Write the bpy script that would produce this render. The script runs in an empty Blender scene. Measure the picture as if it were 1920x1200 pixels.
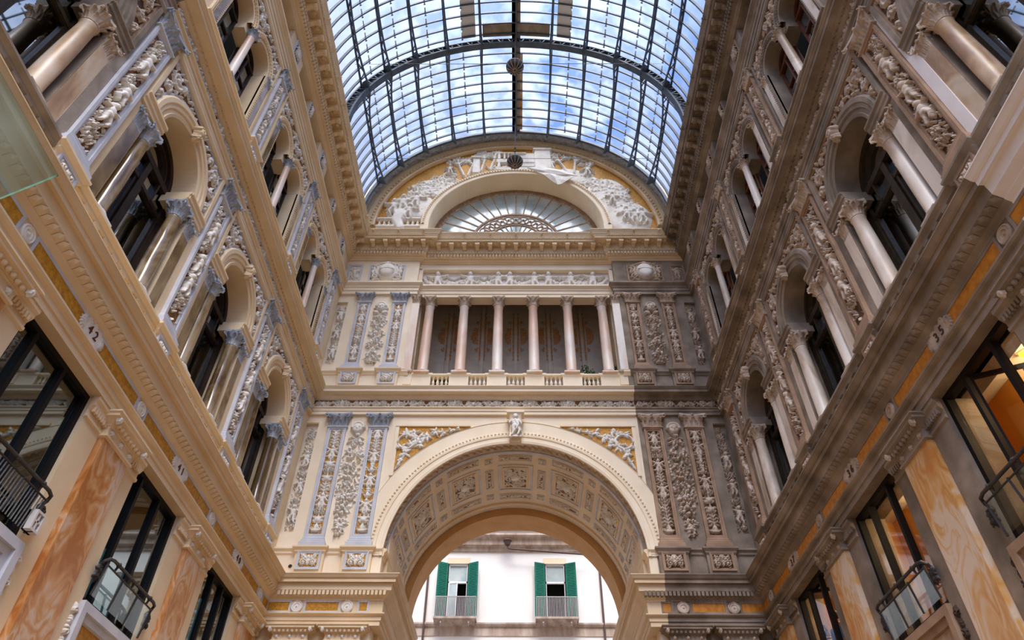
import bpy, math, random
import numpy as np
from mathutils import Matrix, Vector
pi = math.pi
S = bpy.context.scene
COL = S.collection

# ------------------------------------------------------------------ camera
def cam_basis(pitch, yaw, roll):
    cp, sp, cy, sy = math.cos(pitch), math.sin(pitch), math.cos(yaw), math.sin(yaw)
    fw = Vector((sy*cp, cy*cp, sp)); r0 = Vector((cy, -sy, 0)); u0 = r0.cross(fw)
    cr, sr = math.cos(roll), math.sin(roll)
    return cr*r0+sr*u0, -sr*r0+cr*u0, fw
_r, _u, _f = cam_basis(math.radians(43.9), math.radians(-0.536), math.radians(0.433))
cd = bpy.data.cameras.new('camera'); cam = bpy.data.objects.new('camera', cd); COL.objects.link(cam)
cd.sensor_width = 36; cd.lens = 1307.7/1920*36; cd.clip_start = .05; cd.clip_end = 400
cam.matrix_world = Matrix(((_r.x, _u.x, -_f.x, .04), (_r.y, _u.y, -_f.y, 0), (_r.z, _u.z, -_f.z, 1.6), (0, 0, 0, 1)))
S.camera = cam

# ------------------------------------------------------------------ sky, sun, exposure
SUN_DIR = Vector((.03, -.56, .83)).normalized()          # towards the sun, behind the camera
w = bpy.data.worlds.new('sky'); S.world = w; w.use_nodes = True
nt = w.node_tree; nt.nodes.clear()
def N(tree, t, **k):
    n = tree.nodes.new(t)
    for a, b in k.items(): setattr(n, a, b)
    return n
tc = N(nt, 'ShaderNodeTexCoord')
nz = N(nt, 'ShaderNodeTexNoise'); nz.inputs['Scale'].default_value = 2.6; nz.inputs['Detail'].default_value = 6; nz.inputs['Roughness'].default_value = .55
mp = N(nt, 'ShaderNodeMapping'); mp.inputs['Scale'].default_value = (1.6, 1, 2.2); mp.inputs['Location'].default_value = (.35, .2, .1)
nt.links.new(tc.outputs['Generated'], mp.inputs['Vector']); nt.links.new(mp.outputs[0], nz.inputs['Vector'])
cr_ = N(nt, 'ShaderNodeValToRGB'); cr_.color_ramp.elements[0].position = .38; cr_.color_ramp.elements[1].position = .70
cr_.color_ramp.elements[0].color = (.24, .40, .90, 1); cr_.color_ramp.elements[1].color = (.84, .90, 1.02, 1)
nt.links.new(nz.outputs['Fac'], cr_.inputs['Fac'])
vd = N(nt, 'ShaderNodeVectorMath', operation='DOT_PRODUCT'); vd.inputs[1].default_value = SUN_DIR
nt.links.new(tc.outputs['Generated'], vd.inputs[0])
mx = N(nt, 'ShaderNodeMath', operation='MAXIMUM'); mx.inputs[1].default_value = 0; nt.links.new(vd.outputs['Value'], mx.inputs[0])
pw = N(nt, 'ShaderNodeMath', operation='POWER'); pw.inputs[1].default_value = 4; nt.links.new(mx.outputs[0], pw.inputs[0])
hz = N(nt, 'ShaderNodeMath', operation='MULTIPLY_ADD'); hz.inputs[1].default_value = 3.0; hz.inputs[2].default_value = 1.0
nt.links.new(pw.outputs[0], hz.inputs[0])                # the haze is brighter around the sun
vs = N(nt, 'ShaderNodeVectorMath', operation='SCALE'); nt.links.new(cr_.outputs['Color'], vs.inputs[0]); nt.links.new(hz.outputs[0], vs.inputs['Scale'])
sx = N(nt, 'ShaderNodeSeparateXYZ'); nt.links.new(tc.outputs['Generated'], sx.inputs[0])
gt = N(nt, 'ShaderNodeMath', operation='GREATER_THAN'); gt.inputs[1].default_value = -.02; nt.links.new(sx.outputs['Z'], gt.inputs[0])
mg = N(nt, 'ShaderNodeMix', data_type='RGBA'); mg.inputs['A'].default_value = (.25, .21, .17, 1)
nt.links.new(gt.outputs[0], mg.inputs['Factor']); nt.links.new(vs.outputs[0], mg.inputs['B'])
bg = N(nt, 'ShaderNodeBackground'); bg.inputs['Strength'].default_value = 1.0; nt.links.new(mg.outputs['Result'], bg.inputs['Color'])
nt.links.new(bg.outputs[0], N(nt, 'ShaderNodeOutputWorld').inputs['Surface'])

sl = bpy.data.lights.new('sun', 'SUN'); sl.energy = 5.4; sl.angle = math.radians(40); sl.color = (1, .93, .84)
so = bpy.data.objects.new('sun', sl); COL.objects.link(so); so.location = (2, -14, 45)
so.rotation_euler = SUN_DIR.to_track_quat('Z', 'Y').to_euler()

S.view_settings.view_transform = 'Standard'; S.view_settings.look = 'None'
S.view_settings.exposure = 0.25; S.view_settings.gamma = 1; S.view_settings.use_curve_mapping = False
S.cycles.use_denoising = True
S.cycles.max_bounces = 8; S.cycles.diffuse_bounces = 4; S.cycles.glossy_bounces = 3; S.cycles.transparent_max_bounces = 16
S.cycles.caustics_reflective = False; S.cycles.caustics_refractive = False

# ------------------------------------------------------------------ materials
def srgb(r, g, b):
    f = lambda c: c/12.92 if c <= .04045 else ((c+.055)/1.055)**2.4
    return (f(r/255), f(g/255), f(b/255), 1)
def mat(name, c1, c2=None, scale=1.2, lo=.35, hi=.65, rough=.75, bump=0, bscale=25, metal=0, detail=5, stretch=(1, 1, 1), c3=None, spec=.4, distort=0):
    m = bpy.data.materials.new(name); m.use_nodes = True; t = m.node_tree
    b = t.nodes['Principled BSDF']; b.inputs['Roughness'].default_value = rough; b.inputs['Metallic'].default_value = metal
    b.inputs['Specular IOR Level'].default_value = spec
    g = N(t, 'ShaderNodeNewGeometry')
    if c2 is None: b.inputs['Base Color'].default_value = c1
    else:
        mpn = N(t, 'ShaderNodeMapping'); mpn.inputs['Scale'].default_value = stretch; t.links.new(g.outputs['Position'], mpn.inputs['Vector'])
        n = N(t, 'ShaderNodeTexNoise'); n.inputs['Scale'].default_value = scale; n.inputs['Detail'].default_value = detail; n.inputs['Distortion'].default_value = distort
        t.links.new(mpn.outputs[0], n.inputs['Vector'])
        r = N(t, 'ShaderNodeValToRGB'); e = r.color_ramp.elements
        e[0].position = lo; e[0].color = c1; e[1].position = hi; e[1].color = c2
        if c3: x = e.new((lo+hi)/2); x.color = c3
        t.links.new(n.outputs['Fac'], r.inputs['Fac']); t.links.new(r.outputs['Color'], b.inputs['Base Color'])
    if bump:
        n2 = N(t, 'ShaderNodeTexNoise'); n2.inputs['Scale'].default_value = bscale; n2.inputs['Detail'].default_value = 4
        t.links.new(g.outputs['Position'], n2.inputs['Vector'])
        bp = N(t, 'ShaderNodeBump'); bp.inputs['Strength'].default_value = bump; bp.inputs['Distance'].default_value = .03
        t.links.new(n2.outputs['Fac'], bp.inputs['Height']); t.links.new(bp.outputs[0], b.inputs['Normal'])
    return m
def marble(name, c1, c2, c3, scale=.9, dist=9, rough=.3):
    m = bpy.data.materials.new(name); m.use_nodes = True; t = m.node_tree; b = t.nodes['Principled BSDF']; b.inputs['Roughness'].default_value = rough
    g = N(t, 'ShaderNodeNewGeometry'); mpn = N(t, 'ShaderNodeMapping'); mpn.inputs['Scale'].default_value = (1, 1, .42); t.links.new(g.outputs['Position'], mpn.inputs['Vector'])
    n = N(t, 'ShaderNodeTexNoise'); n.inputs['Scale'].default_value = scale*1.6; n.inputs['Detail'].default_value = 3; n.inputs['Distortion'].default_value = .8
    t.links.new(mpn.outputs[0], n.inputs['Vector'])
    mu = N(t, 'ShaderNodeMath', operation='MULTIPLY'); mu.inputs[1].default_value = dist; t.links.new(n.outputs['Fac'], mu.inputs[0])
    fr = N(t, 'ShaderNodeMath', operation='PINGPONG'); fr.inputs[1].default_value = 1; t.links.new(mu.outputs[0], fr.inputs[0])
    n3 = N(t, 'ShaderNodeTexNoise'); n3.inputs['Scale'].default_value = scale*1.3; n3.inputs['Detail'].default_value = 6; t.links.new(mpn.outputs[0], n3.inputs['Vector'])
    ad = N(t, 'ShaderNodeMath', operation='MULTIPLY_ADD'); ad.inputs[1].default_value = .45; ad.use_clamp = True
    t.links.new(fr.outputs[0], ad.inputs[0])
    sb = N(t, 'ShaderNodeMapRange'); sb.inputs['From Min'].default_value = .38; sb.inputs['From Max'].default_value = .62; t.links.new(n3.outputs['Fac'], sb.inputs['Value'])
    hf = N(t, 'ShaderNodeMath', operation='MULTIPLY'); hf.inputs[1].default_value = .6; t.links.new(sb.outputs[0], hf.inputs[0]); t.links.new(hf.outputs[0], ad.inputs[2])
    r = N(t, 'ShaderNodeValToRGB'); e = r.color_ramp.elements; e[0].position = .12; e[0].color = c1; e[1].position = .85; e[1].color = c3; x = e.new(.5); x.color = c2
    t.links.new(ad.outputs[0], r.inputs['Fac']); t.links.new(r.outputs['Color'], b.inputs['Base Color'])
    return m
def glass(name, tint, gloss=.25, rough=.02, dust=0, dustcol=(.8, .85, .9, 1)):
    """a pane: mostly transparent, mirrors by its own gloss, optionally dusty in streaks"""
    m = bpy.data.materials.new(name); m.use_nodes = True; t = m.node_tree; t.nodes.clear()
    tr = N(t, 'ShaderNodeBsdfTransparent'); tr.inputs[0].default_value = tint
    gl = N(t, 'ShaderNodeBsdfGlossy'); gl.inputs['Roughness'].default_value = rough; gl.inputs['Color'].default_value = (.9, .97, 1, 1)
    gg = N(t, 'ShaderNodeNewGeometry'); dt = N(t, 'ShaderNodeVectorMath', operation='DOT_PRODUCT')      # Schlick term, the same from both faces
    t.links.new(gg.outputs['Incoming'], dt.inputs[0]); t.links.new(gg.outputs['Normal'], dt.inputs[1])
    ab = N(t, 'ShaderNodeMath', operation='ABSOLUTE'); t.links.new(dt.outputs['Value'], ab.inputs[0])
    iv = N(t, 'ShaderNodeMath', operation='SUBTRACT'); iv.inputs[0].default_value = 1; t.links.new(ab.outputs[0], iv.inputs[1])
    p5 = N(t, 'ShaderNodeMath', operation='POWER'); p5.inputs[1].default_value = 5; t.links.new(iv.outputs[0], p5.inputs[0])
    ma = N(t, 'ShaderNodeMath', operation='MULTIPLY_ADD'); ma.inputs[1].default_value = .8; ma.inputs[2].default_value = .04+gloss; ma.use_clamp = True
    t.links.new(p5.outputs[0], ma.inputs[0])
    mi = N(t, 'ShaderNodeMixShader'); t.links.new(ma.outputs[0], mi.inputs[0]); t.links.new(tr.outputs[0], mi.inputs[1]); t.links.new(gl.outputs[0], mi.inputs[2])
    last = mi
    if dust:
        g = N(t, 'ShaderNodeNewGeometry'); n = N(t, 'ShaderNodeTexNoise'); n.inputs['Scale'].default_value = .8; n.inputs['Detail'].default_value = 5
        t.links.new(g.outputs['Position'], n.inputs['Vector'])
        mr = N(t, 'ShaderNodeMapRange'); mr.inputs['From Min'].default_value = .4; mr.inputs['From Max'].default_value = .75; mr.inputs['To Max'].default_value = dust
        t.links.new(n.outputs['Fac'], mr.inputs['Value'])
        df = N(t, 'ShaderNodeBsdfTranslucent'); df.inputs[0].default_value = dustcol
        m2 = N(t, 'ShaderNodeMixShader'); t.links.new(mr.outputs[0], m2.inputs[0]); t.links.new(mi.outputs[0], m2.inputs[1]); t.links.new(df.outputs[0], m2.inputs[2]); last = m2
    t.links.new(last.outputs[0], N(t, 'ShaderNodeOutputMaterial').inputs['Surface'])
    return m
def emit(name, col, s):
    m = bpy.data.materials.new(name); m.use_nodes = True; b = m.node_tree.nodes['Principled BSDF']
    b.inputs['Base Color'].default_value = col; b.inputs['Emission Color'].default_value = col; b.inputs['Emission Strength'].default_value = s
    return m

M = {}
M['cream'] = mat('cream_plaster', srgb(222, 196, 156), srgb(232, 208, 172), 1.1, rough=.8, bump=.06)
M['cream2'] = mat('pale_cream_plaster', srgb(236, 216, 184), srgb(244, 226, 198), 1.1, rough=.8)
M['trimL'] = mat('blue_grey_paint', srgb(188, 188, 194), srgb(206, 205, 208), 2, rough=.7)
M['capL'] = mat('slate_blue_paint', srgb(142, 148, 158), srgb(176, 180, 186), 4, rough=.6)
M['reliefL'] = mat('off_white_stucco', srgb(222, 212, 196), srgb(238, 231, 220), 3, rough=.75)
M['ochre'] = mat('ochre_mosaic', srgb(172, 116, 20), srgb(208, 148, 40), 14, rough=.6, c3=srgb(190, 132, 28))
M['brownL'] = mat('dark_gilded_ground', srgb(92, 58, 18), srgb(136, 86, 30), 6, rough=.6)
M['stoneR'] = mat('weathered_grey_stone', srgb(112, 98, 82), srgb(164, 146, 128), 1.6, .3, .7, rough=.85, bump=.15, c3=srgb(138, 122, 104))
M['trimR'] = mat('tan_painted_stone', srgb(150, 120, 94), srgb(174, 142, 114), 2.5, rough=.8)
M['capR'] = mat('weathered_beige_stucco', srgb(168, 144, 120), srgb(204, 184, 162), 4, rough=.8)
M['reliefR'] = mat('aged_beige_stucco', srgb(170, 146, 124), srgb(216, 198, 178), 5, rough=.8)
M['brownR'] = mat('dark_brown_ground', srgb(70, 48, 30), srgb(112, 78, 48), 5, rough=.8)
M['ochreR'] = mat('aged_ochre_mosaic', srgb(180, 108, 20), srgb(206, 134, 36), 9, rough=.6)
M['white'] = mat('fresh_white_plaster', srgb(232, 222, 214), srgb(240, 232, 226), 2, rough=.8)
M['grey'] = mat('bare_grey_render', srgb(140, 126, 112), srgb(164, 150, 134), 2.2, rough=.9, bump=.15)
M['colL'] = marble('polished_olive_marble', srgb(92, 70, 42), srgb(128, 104, 70), srgb(160, 138, 104), .9, 9, .14)
M['colR'] = marble('pale_worn_marble', srgb(176, 150, 122), srgb(214, 194, 172), srgb(228, 212, 194), 1.1, 5, .45)
M['colU'] = marble('brown_dusty_marble', srgb(150, 112, 74), srgb(190, 156, 116), srgb(206, 184, 156), 1.1, 5, .4)
M['colE'] = marble('rosy_white_marble', srgb(214, 176, 148), srgb(222, 200, 180), srgb(226, 218, 206), .7, 4, .4)
M['shopm'] = marble('orange_veined_marble', srgb(168, 100, 42), srgb(196, 140, 84), srgb(204, 176, 152), 1.0, 16, .3)
M['shopmR'] = marble('amber_veined_marble', srgb(200, 128, 54), srgb(216, 164, 98), srgb(222, 196, 168), 1.0, 16, .3)
M['woodL'] = mat('dark_brown_frame', srgb(40, 30, 26), srgb(56, 42, 36), 6, rough=.45, spec=.2)
M['woodR'] = mat('reddish_brown_frame', srgb(92, 52, 34), srgb(112, 66, 44), 6, rough=.45, spec=.2)
M['woodO'] = mat('olive_brown_frame', srgb(54, 44, 32), srgb(72, 60, 44), 6, rough=.45, spec=.2)
M['steel'] = mat('black_steel', srgb(24, 21, 20), rough=.5, spec=.15)
M['iron'] = mat('blue_grey_iron', srgb(70, 82, 96), srgb(88, 98, 110), 3, rough=.55)
M['ironD'] = mat('dark_iron', srgb(44, 40, 38), srgb(62, 54, 48), 6, rough=.5)
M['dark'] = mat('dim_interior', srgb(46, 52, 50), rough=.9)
M['paneD'] = glass('dark_window_glass', (.07, .11, .11, 1), .38)
M['paneS'] = glass('shop_window_glass', (.20, .30, .26, 1), .17)
M['paneC'] = glass('clear_window_glass', (.93, .95, .93, 1), .0)
M['paneV'] = glass('vault_glass', (.92, .94, .97, 1), -.03, .1, .30, (.9, .92, .95, 1))
M['paneG'] = glass('green_tinted_glass', (.74, .80, .76, 1), .04, .03, .15, (.6, .7, .64, 1))
M['paneE'] = mat('green_glass_edge', srgb(120, 178, 150), srgb(160, 200, 180), 8, rough=.15)
M['paneF'] = mat('frosted_fan_glass', srgb(150, 172, 174), srgb(206, 214, 212), .9, rough=.12, spec=.8)
M['loggia'] = mat('dark_taupe_paint', srgb(158, 146, 132), srgb(170, 158, 144), 3, rough=.8)
M['damask'] = mat('bronze_stencil', srgb(160, 112, 66), rough=.6)
M['facade'] = mat('white_render', srgb(250, 246, 240), srgb(253, 250, 247), 1.2, rough=.9)
M['band'] = mat('stained_band', srgb(176, 150, 132), srgb(214, 196, 182), 3, rough=.9, stretch=(1, 1, .2))
M['green'] = mat('green_shutter', srgb(0, 104, 84), srgb(6, 118, 94), 8, rough=.6)
M['whitep'] = mat('white_joinery', srgb(232, 232, 232), rough=.5)
M['rail'] = mat('grey_balcony_iron', srgb(190, 182, 178), rough=.5)
M['pipe'] = mat('brown_drainpipe', srgb(96, 74, 66), rough=.6)
M['leaf'] = mat('green_leaves', srgb(24, 60, 18), srgb(60, 104, 34), 18, rough=.6)
M['floor'] = mat('warm_marble_floor', srgb(118, 98, 76), srgb(140, 118, 94), .7, rough=.5)
M['street'] = mat('grey_street', srgb(120, 116, 112), srgb(140, 134, 128), 2, rough=.9)
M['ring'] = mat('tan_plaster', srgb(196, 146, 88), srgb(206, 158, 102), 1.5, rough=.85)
M['rust'] = mat('rust_stained_sheet', srgb(196, 128, 52), srgb(206, 196, 184), 1.1, .38, .58, rough=.8, stretch=(2, .8, 1))
M['beige'] = mat('beige_sheet', srgb(150, 136, 116), srgb(176, 162, 142), 3, rough=.8)
M['amber'] = mat('amber_wall', srgb(206, 138, 44), srgb(216, 150, 56), 1, rough=.8)
M['ceil'] = mat('white_ceiling', srgb(224, 214, 202), rough=.9)
M['shelf'] = mat('dark_shelving', srgb(84, 60, 44), rough=.6)
M['tube'] = emit('yellow_tube_light', (1, .52, .04, 1), 1.6)
M['red'] = mat('red_reflection_board', srgb(206, 62, 44), rough=.6)  # for the board imitating a red glass reflection; also the lip colour
M['plastic'] = mat('off_white_plastic', srgb(206, 198, 190), rough=.5)
M['mesh'] = mat('grey_metal_mesh', srgb(96, 96, 92), srgb(130, 128, 120), 30, rough=.5)
M['skin'] = mat('skin', srgb(206, 156, 128), rough=.6); M['hair'] = mat('dark_hair', srgb(38, 26, 22), rough=.5)
M['shirt'] = mat('pale_blue_shirt', srgb(120, 150, 190), rough=.8); M['stripe'] = mat('navy_white_top', srgb(60, 66, 92), srgb(214, 210, 206), 9, .48, .52, rough=.8, stretch=(.2, .2, 6))
M['trousers'] = mat('dark_trousers', srgb(50, 50, 60), rough=.8)
M['ink'] = mat('dark_red_lettering', srgb(92, 48, 38), rough=.7)
M['inkR'] = mat('carved_lettering', srgb(74, 58, 46), rough=.8)
M['bead'] = mat('blue_cloth', srgb(70, 90, 150), rough=.8)
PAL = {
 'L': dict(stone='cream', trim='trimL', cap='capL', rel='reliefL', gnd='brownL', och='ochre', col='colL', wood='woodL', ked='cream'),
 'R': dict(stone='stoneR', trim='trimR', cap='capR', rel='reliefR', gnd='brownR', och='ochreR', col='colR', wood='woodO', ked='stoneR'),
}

# ------------------------------------------------------------------ mesh helpers (local frame: x along the wall, -y out of the wall, z up)
class MB:
    def __init__(s): s.v = []; s.f = []; s.m = []; s.mats = []
    def mi(s, m):
        if m not in s.mats: s.mats.append(m)
        return s.mats.index(m)
    def add(s, vs, fs, m):
        o = len(s.v); s.v += [tuple(p) for p in vs]; k = s.mi(m)
        for f in fs: s.f.append(tuple(i+o for i in f)); s.m.append(k)
    def box(s, x0, x1, n0, n1, z0, z1, m):
        v = [(x, -n, z) for z in (z0, z1) for n in (n0, n1) for x in (x0, x1)]
        s.add(v, [(0, 2, 3, 1), (4, 5, 7, 6), (0, 1, 5, 4), (2, 6, 7, 3), (0, 4, 6, 2), (1, 3, 7, 5)], m)
    def frame(s, x0, x1, z0, z1, wd, n0, n1, m):
        s.box(x0, x0+wd, n0, n1, z0, z1, m); s.box(x1-wd, x1, n0, n1, z0, z1, m)
        s.box(x0+wd, x1-wd, n0, n1, z0, z0+wd, m); s.box(x0+wd, x1-wd, n0, n1, z1-wd, z1, m)
    def prof(s, pr, x0, x1, m, m0=0, m1=0, caps=True):
        """extrude an (n, z) outline along x; m0/m1 mitre the ends by n"""
        k = len(pr); v = [(x0+m0*n, -n, z) for n, z in pr]+[(x1+m1*n, -n, z) for n, z in pr]
        f = [(i, i+1, k+i+1, k+i) for i in range(k-1)]
        if caps: f += [tuple(range(k))[::-1], tuple(range(k, 2*k))]
        s.add(v, f, m)
    def block(s, pr, x0, x1, m):
        """outline returned round three sides: a moulded block projecting from the wall"""
        k = len(pr); n0 = pr[0][0]
        v = []
        for n, z in pr: v += [(x0-n, 0, z), (x0-n, -n, z), (x1+n, -n, z), (x1+n, 0, z)]
        f = []
        for i in range(k-1):
            for j in range(3): f.append((4*i+j, 4*i+j+1, 4*i+j+5, 4*i+j+4))
        f += [(0, 1, 2, 3), (4*k-4, 4*k-3, 4*k-2, 4*k-1)]
        s.add(v, f, m)
    def lathe(s, pr, m, cx=0, cn=0, seg=20, a0=0, a1=2*pi):
        full = abs(a1-a0-2*pi) < 1e-6; k = seg if full else seg+1
        v = [(cx+r*math.cos(a0+(a1-a0)*j/seg), -cn+r*math.sin(a0+(a1-a0)*j/seg), z) for r, z in pr for j in range(k)]
        f = []
        for i in range(len(pr)-1):
            for j in range(seg):
                a, b = j, (j+1) % k
                f.append((i*k+a, i*k+b, (i+1)*k+b, (i+1)*k+a))
        s.add(v, f, m)
    def arch(s, pr, cx, cz, m, seg=28, a0=-pi/2, a1=pi/2):
        """sweep (r, n) outline round an arch in the wall plane"""
        k = len(pr); v = []
        for j in range(seg+1):
            a = a0+(a1-a0)*j/seg
            for r, n in pr: v.append((cx+r*math.sin(a), -n, cz+r*math.cos(a)))
        f = [(j*k+i, j*k+i+1, (j+1)*k+i+1, (j+1)*k+i) for j in range(seg) for i in range(k-1)]
        s.add(v, f, m)
    def disc(s, r, cx, cz, n, m, a0=-pi/2, a1=pi/2, seg=28):
        v = [(cx, -n, cz)]+[(cx+r*math.sin(a0+(a1-a0)*j/seg), -n, cz+r*math.cos(a0+(a1-a0)*j/seg)) for j in range(seg+1)]
        s.add(v, [(0, j, j+1) for j in range(1, seg+1)], m)
    def wallarch(s, x0, x1, z0, z1, cx, zs, R, n, m, seg=24):
        """flat wall with an arched opening from z0 up"""
        s.add([(x0, -n, z0), (cx-R, -n, z0), (cx-R, -n, zs), (x0, -n, zs)], [(0, 1, 2, 3)], m)
        s.add([(cx+R, -n, z0), (x1, -n, z0), (x1, -n, zs), (cx+R, -n, zs)], [(0, 1, 2, 3)], m)
        v = []
        for j in range(seg+1):
            a = -pi/2+pi*j/seg; p = (cx+R*math.sin(a), zs+R*math.cos(a))
            v += [(p[0], -n, p[1]), (min(max(cx+(p[0]-cx)/R*max(x1-cx, R)*1.0, x0), x1) if 0 < j < seg else (x0 if j == 0 else x1), -n, z1)]
        s.add(v, [(2*j, 2*j+1, 2*j+3, 2*j+2) for j in range(seg)], m)
        s.add([(x0, -n, zs), (cx-R, -n, zs), (x0, -n, z1)], [(0, 1, 2)], m); s.add([(x1, -n, zs), (cx+R, -n, zs), (x1, -n, z1)], [(0, 1, 2)], m)
    def bar(s, p, q, wd, m, ht=None):
        """straight square bar between two points"""
        p, q = Vector(p), Vector(q); d = (q-p).normalized(); a = d.orthogonal().normalized() if abs(d.z) > .95 else d.cross(Vector((0, 0, 1))).normalized(); b = d.cross(a)
        a = a*wd/2; b = b*(ht or wd)/2
        v = [e+i*a+j*b for e in (p, q) for i, j in ((-1, -1), (1, -1), (1, 1), (-1, 1))]
        s.add(v, [(0, 1, 5, 4), (1, 2, 6, 5), (2, 3, 7, 6), (3, 0, 4, 7), (0, 3, 2, 1), (4, 5, 6, 7)], m)
    def tube(s, pts, r, m, seg=8, rs=None):
        pts = [Vector(p) for p in pts]; v = []; n = len(pts)
        for i, p in enumerate(pts):
            d = (pts[min(i+1, n-1)]-pts[max(i-1, 0)]).normalized()
            a = d.orthogonal().normalized() if i == 0 else (a-d*a.dot(d)).normalized()
            b = d.cross(a); rr = rs[i] if rs else r
            v += [p+(a*math.cos(2*pi*j/seg)+b*math.sin(2*pi*j/seg))*rr for j in range(seg)]
        f = [(i*seg+j, i*seg+(j+1) % seg, (i+1)*seg+(j+1) % seg, (i+1)*seg+j) for i in range(n-1) for j in range(seg)]
        f += [tuple(range(seg))[::-1], tuple(range((n-1)*seg, n*seg))]
        s.add(v, f, m)
    def ball(s, c, r, m, seg=10, rz=None, ry=None):
        rz = rz or r; ry = ry or r; k = seg//2+1
        v = [(c[0]+r*math.sin(pi*i/(k-1))*math.cos(2*pi*j/seg), c[1]+ry*math.sin(pi*i/(k-1))*math.sin(2*pi*j/seg), c[2]+rz*math.cos(pi*i/(k-1))) for i in range(k) for j in range(seg)]
        s.add(v, [(i*seg+j, (i+1)*seg+j, (i+1)*seg+(j+1) % seg, i*seg+(j+1) % seg) for i in range(k-1) for j in range(seg)], m)
    def leaf(s, base, ang, w_, h, out, m, curl=.5, rows=5):
        """acanthus leaf rising from base, leaning away from the bell towards ang (0 = straight out of the wall)"""
        dx, dy = math.sin(ang), -math.cos(ang); tx, ty = -dy, dx; v = []
        for i in range(rows):
            t = i/(rows-1); ww = w_/2*(.75+.35*math.sin(pi*t))*(1-.55*t*t); o = out*(t**2); z = h*(t-curl*max(0, t-.72)**1.2*2)
            for q, bb in ((-1, -.25), (-.5, .1), (0, -.1), (.5, .1), (1, -.25)):
                v.append((base[0]+dx*(o+bb*w_*.3)+tx*ww*q, base[1]+dy*(o+bb*w_*.3)+ty*ww*q, base[2]+z))
        s.add(v, [(i*5+j, i*5+j+1, (i+1)*5+j+1, (i+1)*5+j) for i in range(rows-1) for j in range(4)], m)
    def build(s, name, mirror=False, smooth=False):
        me = bpy.data.meshes.new(name); v = s.v; f = s.f
        if mirror: v = [(-a, b, c) for a, b, c in v]; f = [q[::-1] for q in f]
        me.from_pydata(v, [], f)
        for m in s.mats: me.materials.append(M[m])
        me.polygons.foreach_set('material_index', s.m)
        if smooth: me.polygons.foreach_set('use_smooth', [True]*len(f))
        me.update()
        return me

def obj(name, me, parent=None, loc=(0, 0, 0), rz=0, mat4=None):
    o = bpy.data.objects.new(name, me); COL.objects.link(o)
    if parent is not None: o.parent = parent
    if mat4 is not None: o.matrix_basis = mat4
    else: o.location = loc; o.rotation_euler = (0, 0, rz)
    return o
def tag(o, label, cat, group=None, kind='thing'):
    o['label'] = label; o['category'] = cat
    if group: o['group'] = group
    if kind: o['kind'] = kind
    return o
def struct(name, me, parent=None, loc=(0, 0, 0), rz=0):
    o = obj(name, me, parent, loc, rz)
    if parent is None: o['kind'] = 'structure'
    return o
def thing(name, label, cat, loc=(0, 0, 0), rz=0, group=None):
    o = bpy.data.objects.new(name, None); COL.objects.link(o); o.location = loc; o.rotation_euler = (0, 0, rz); o.empty_display_size = .2
    return tag(o, label, cat, group)
def copy_thing(r, loc, rz, label):
    c = r.copy(); COL.objects.link(c); c.location = loc; c.rotation_euler = (0, 0, rz); c['label'] = label
    def kids(a, b):
        for k in list(a.children):
            d = k.copy(); COL.objects.link(d); d.parent = b; kids(k, d)
    kids(r, c)
    return c

W0, D0, BAY = 7.26, 20.0, 4.18
class Fac:
    def __init__(s, side): s.side = side; s.rz = {'L': pi/2, 'R': -pi/2, 'E': 0}[side]
    def at(s, u, n, z):
        if s.side == 'L': return (-W0+n, u, z)
        if s.side == 'R': return (W0-n, u, z)
        return (u, D0-n, z)
FL, FR, FE = Fac('L'), Fac('R'), Fac('E')
_cache = {}
def cached(key, fn):
    if key not in _cache: _cache[key] = fn()
    return _cache[key]

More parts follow.
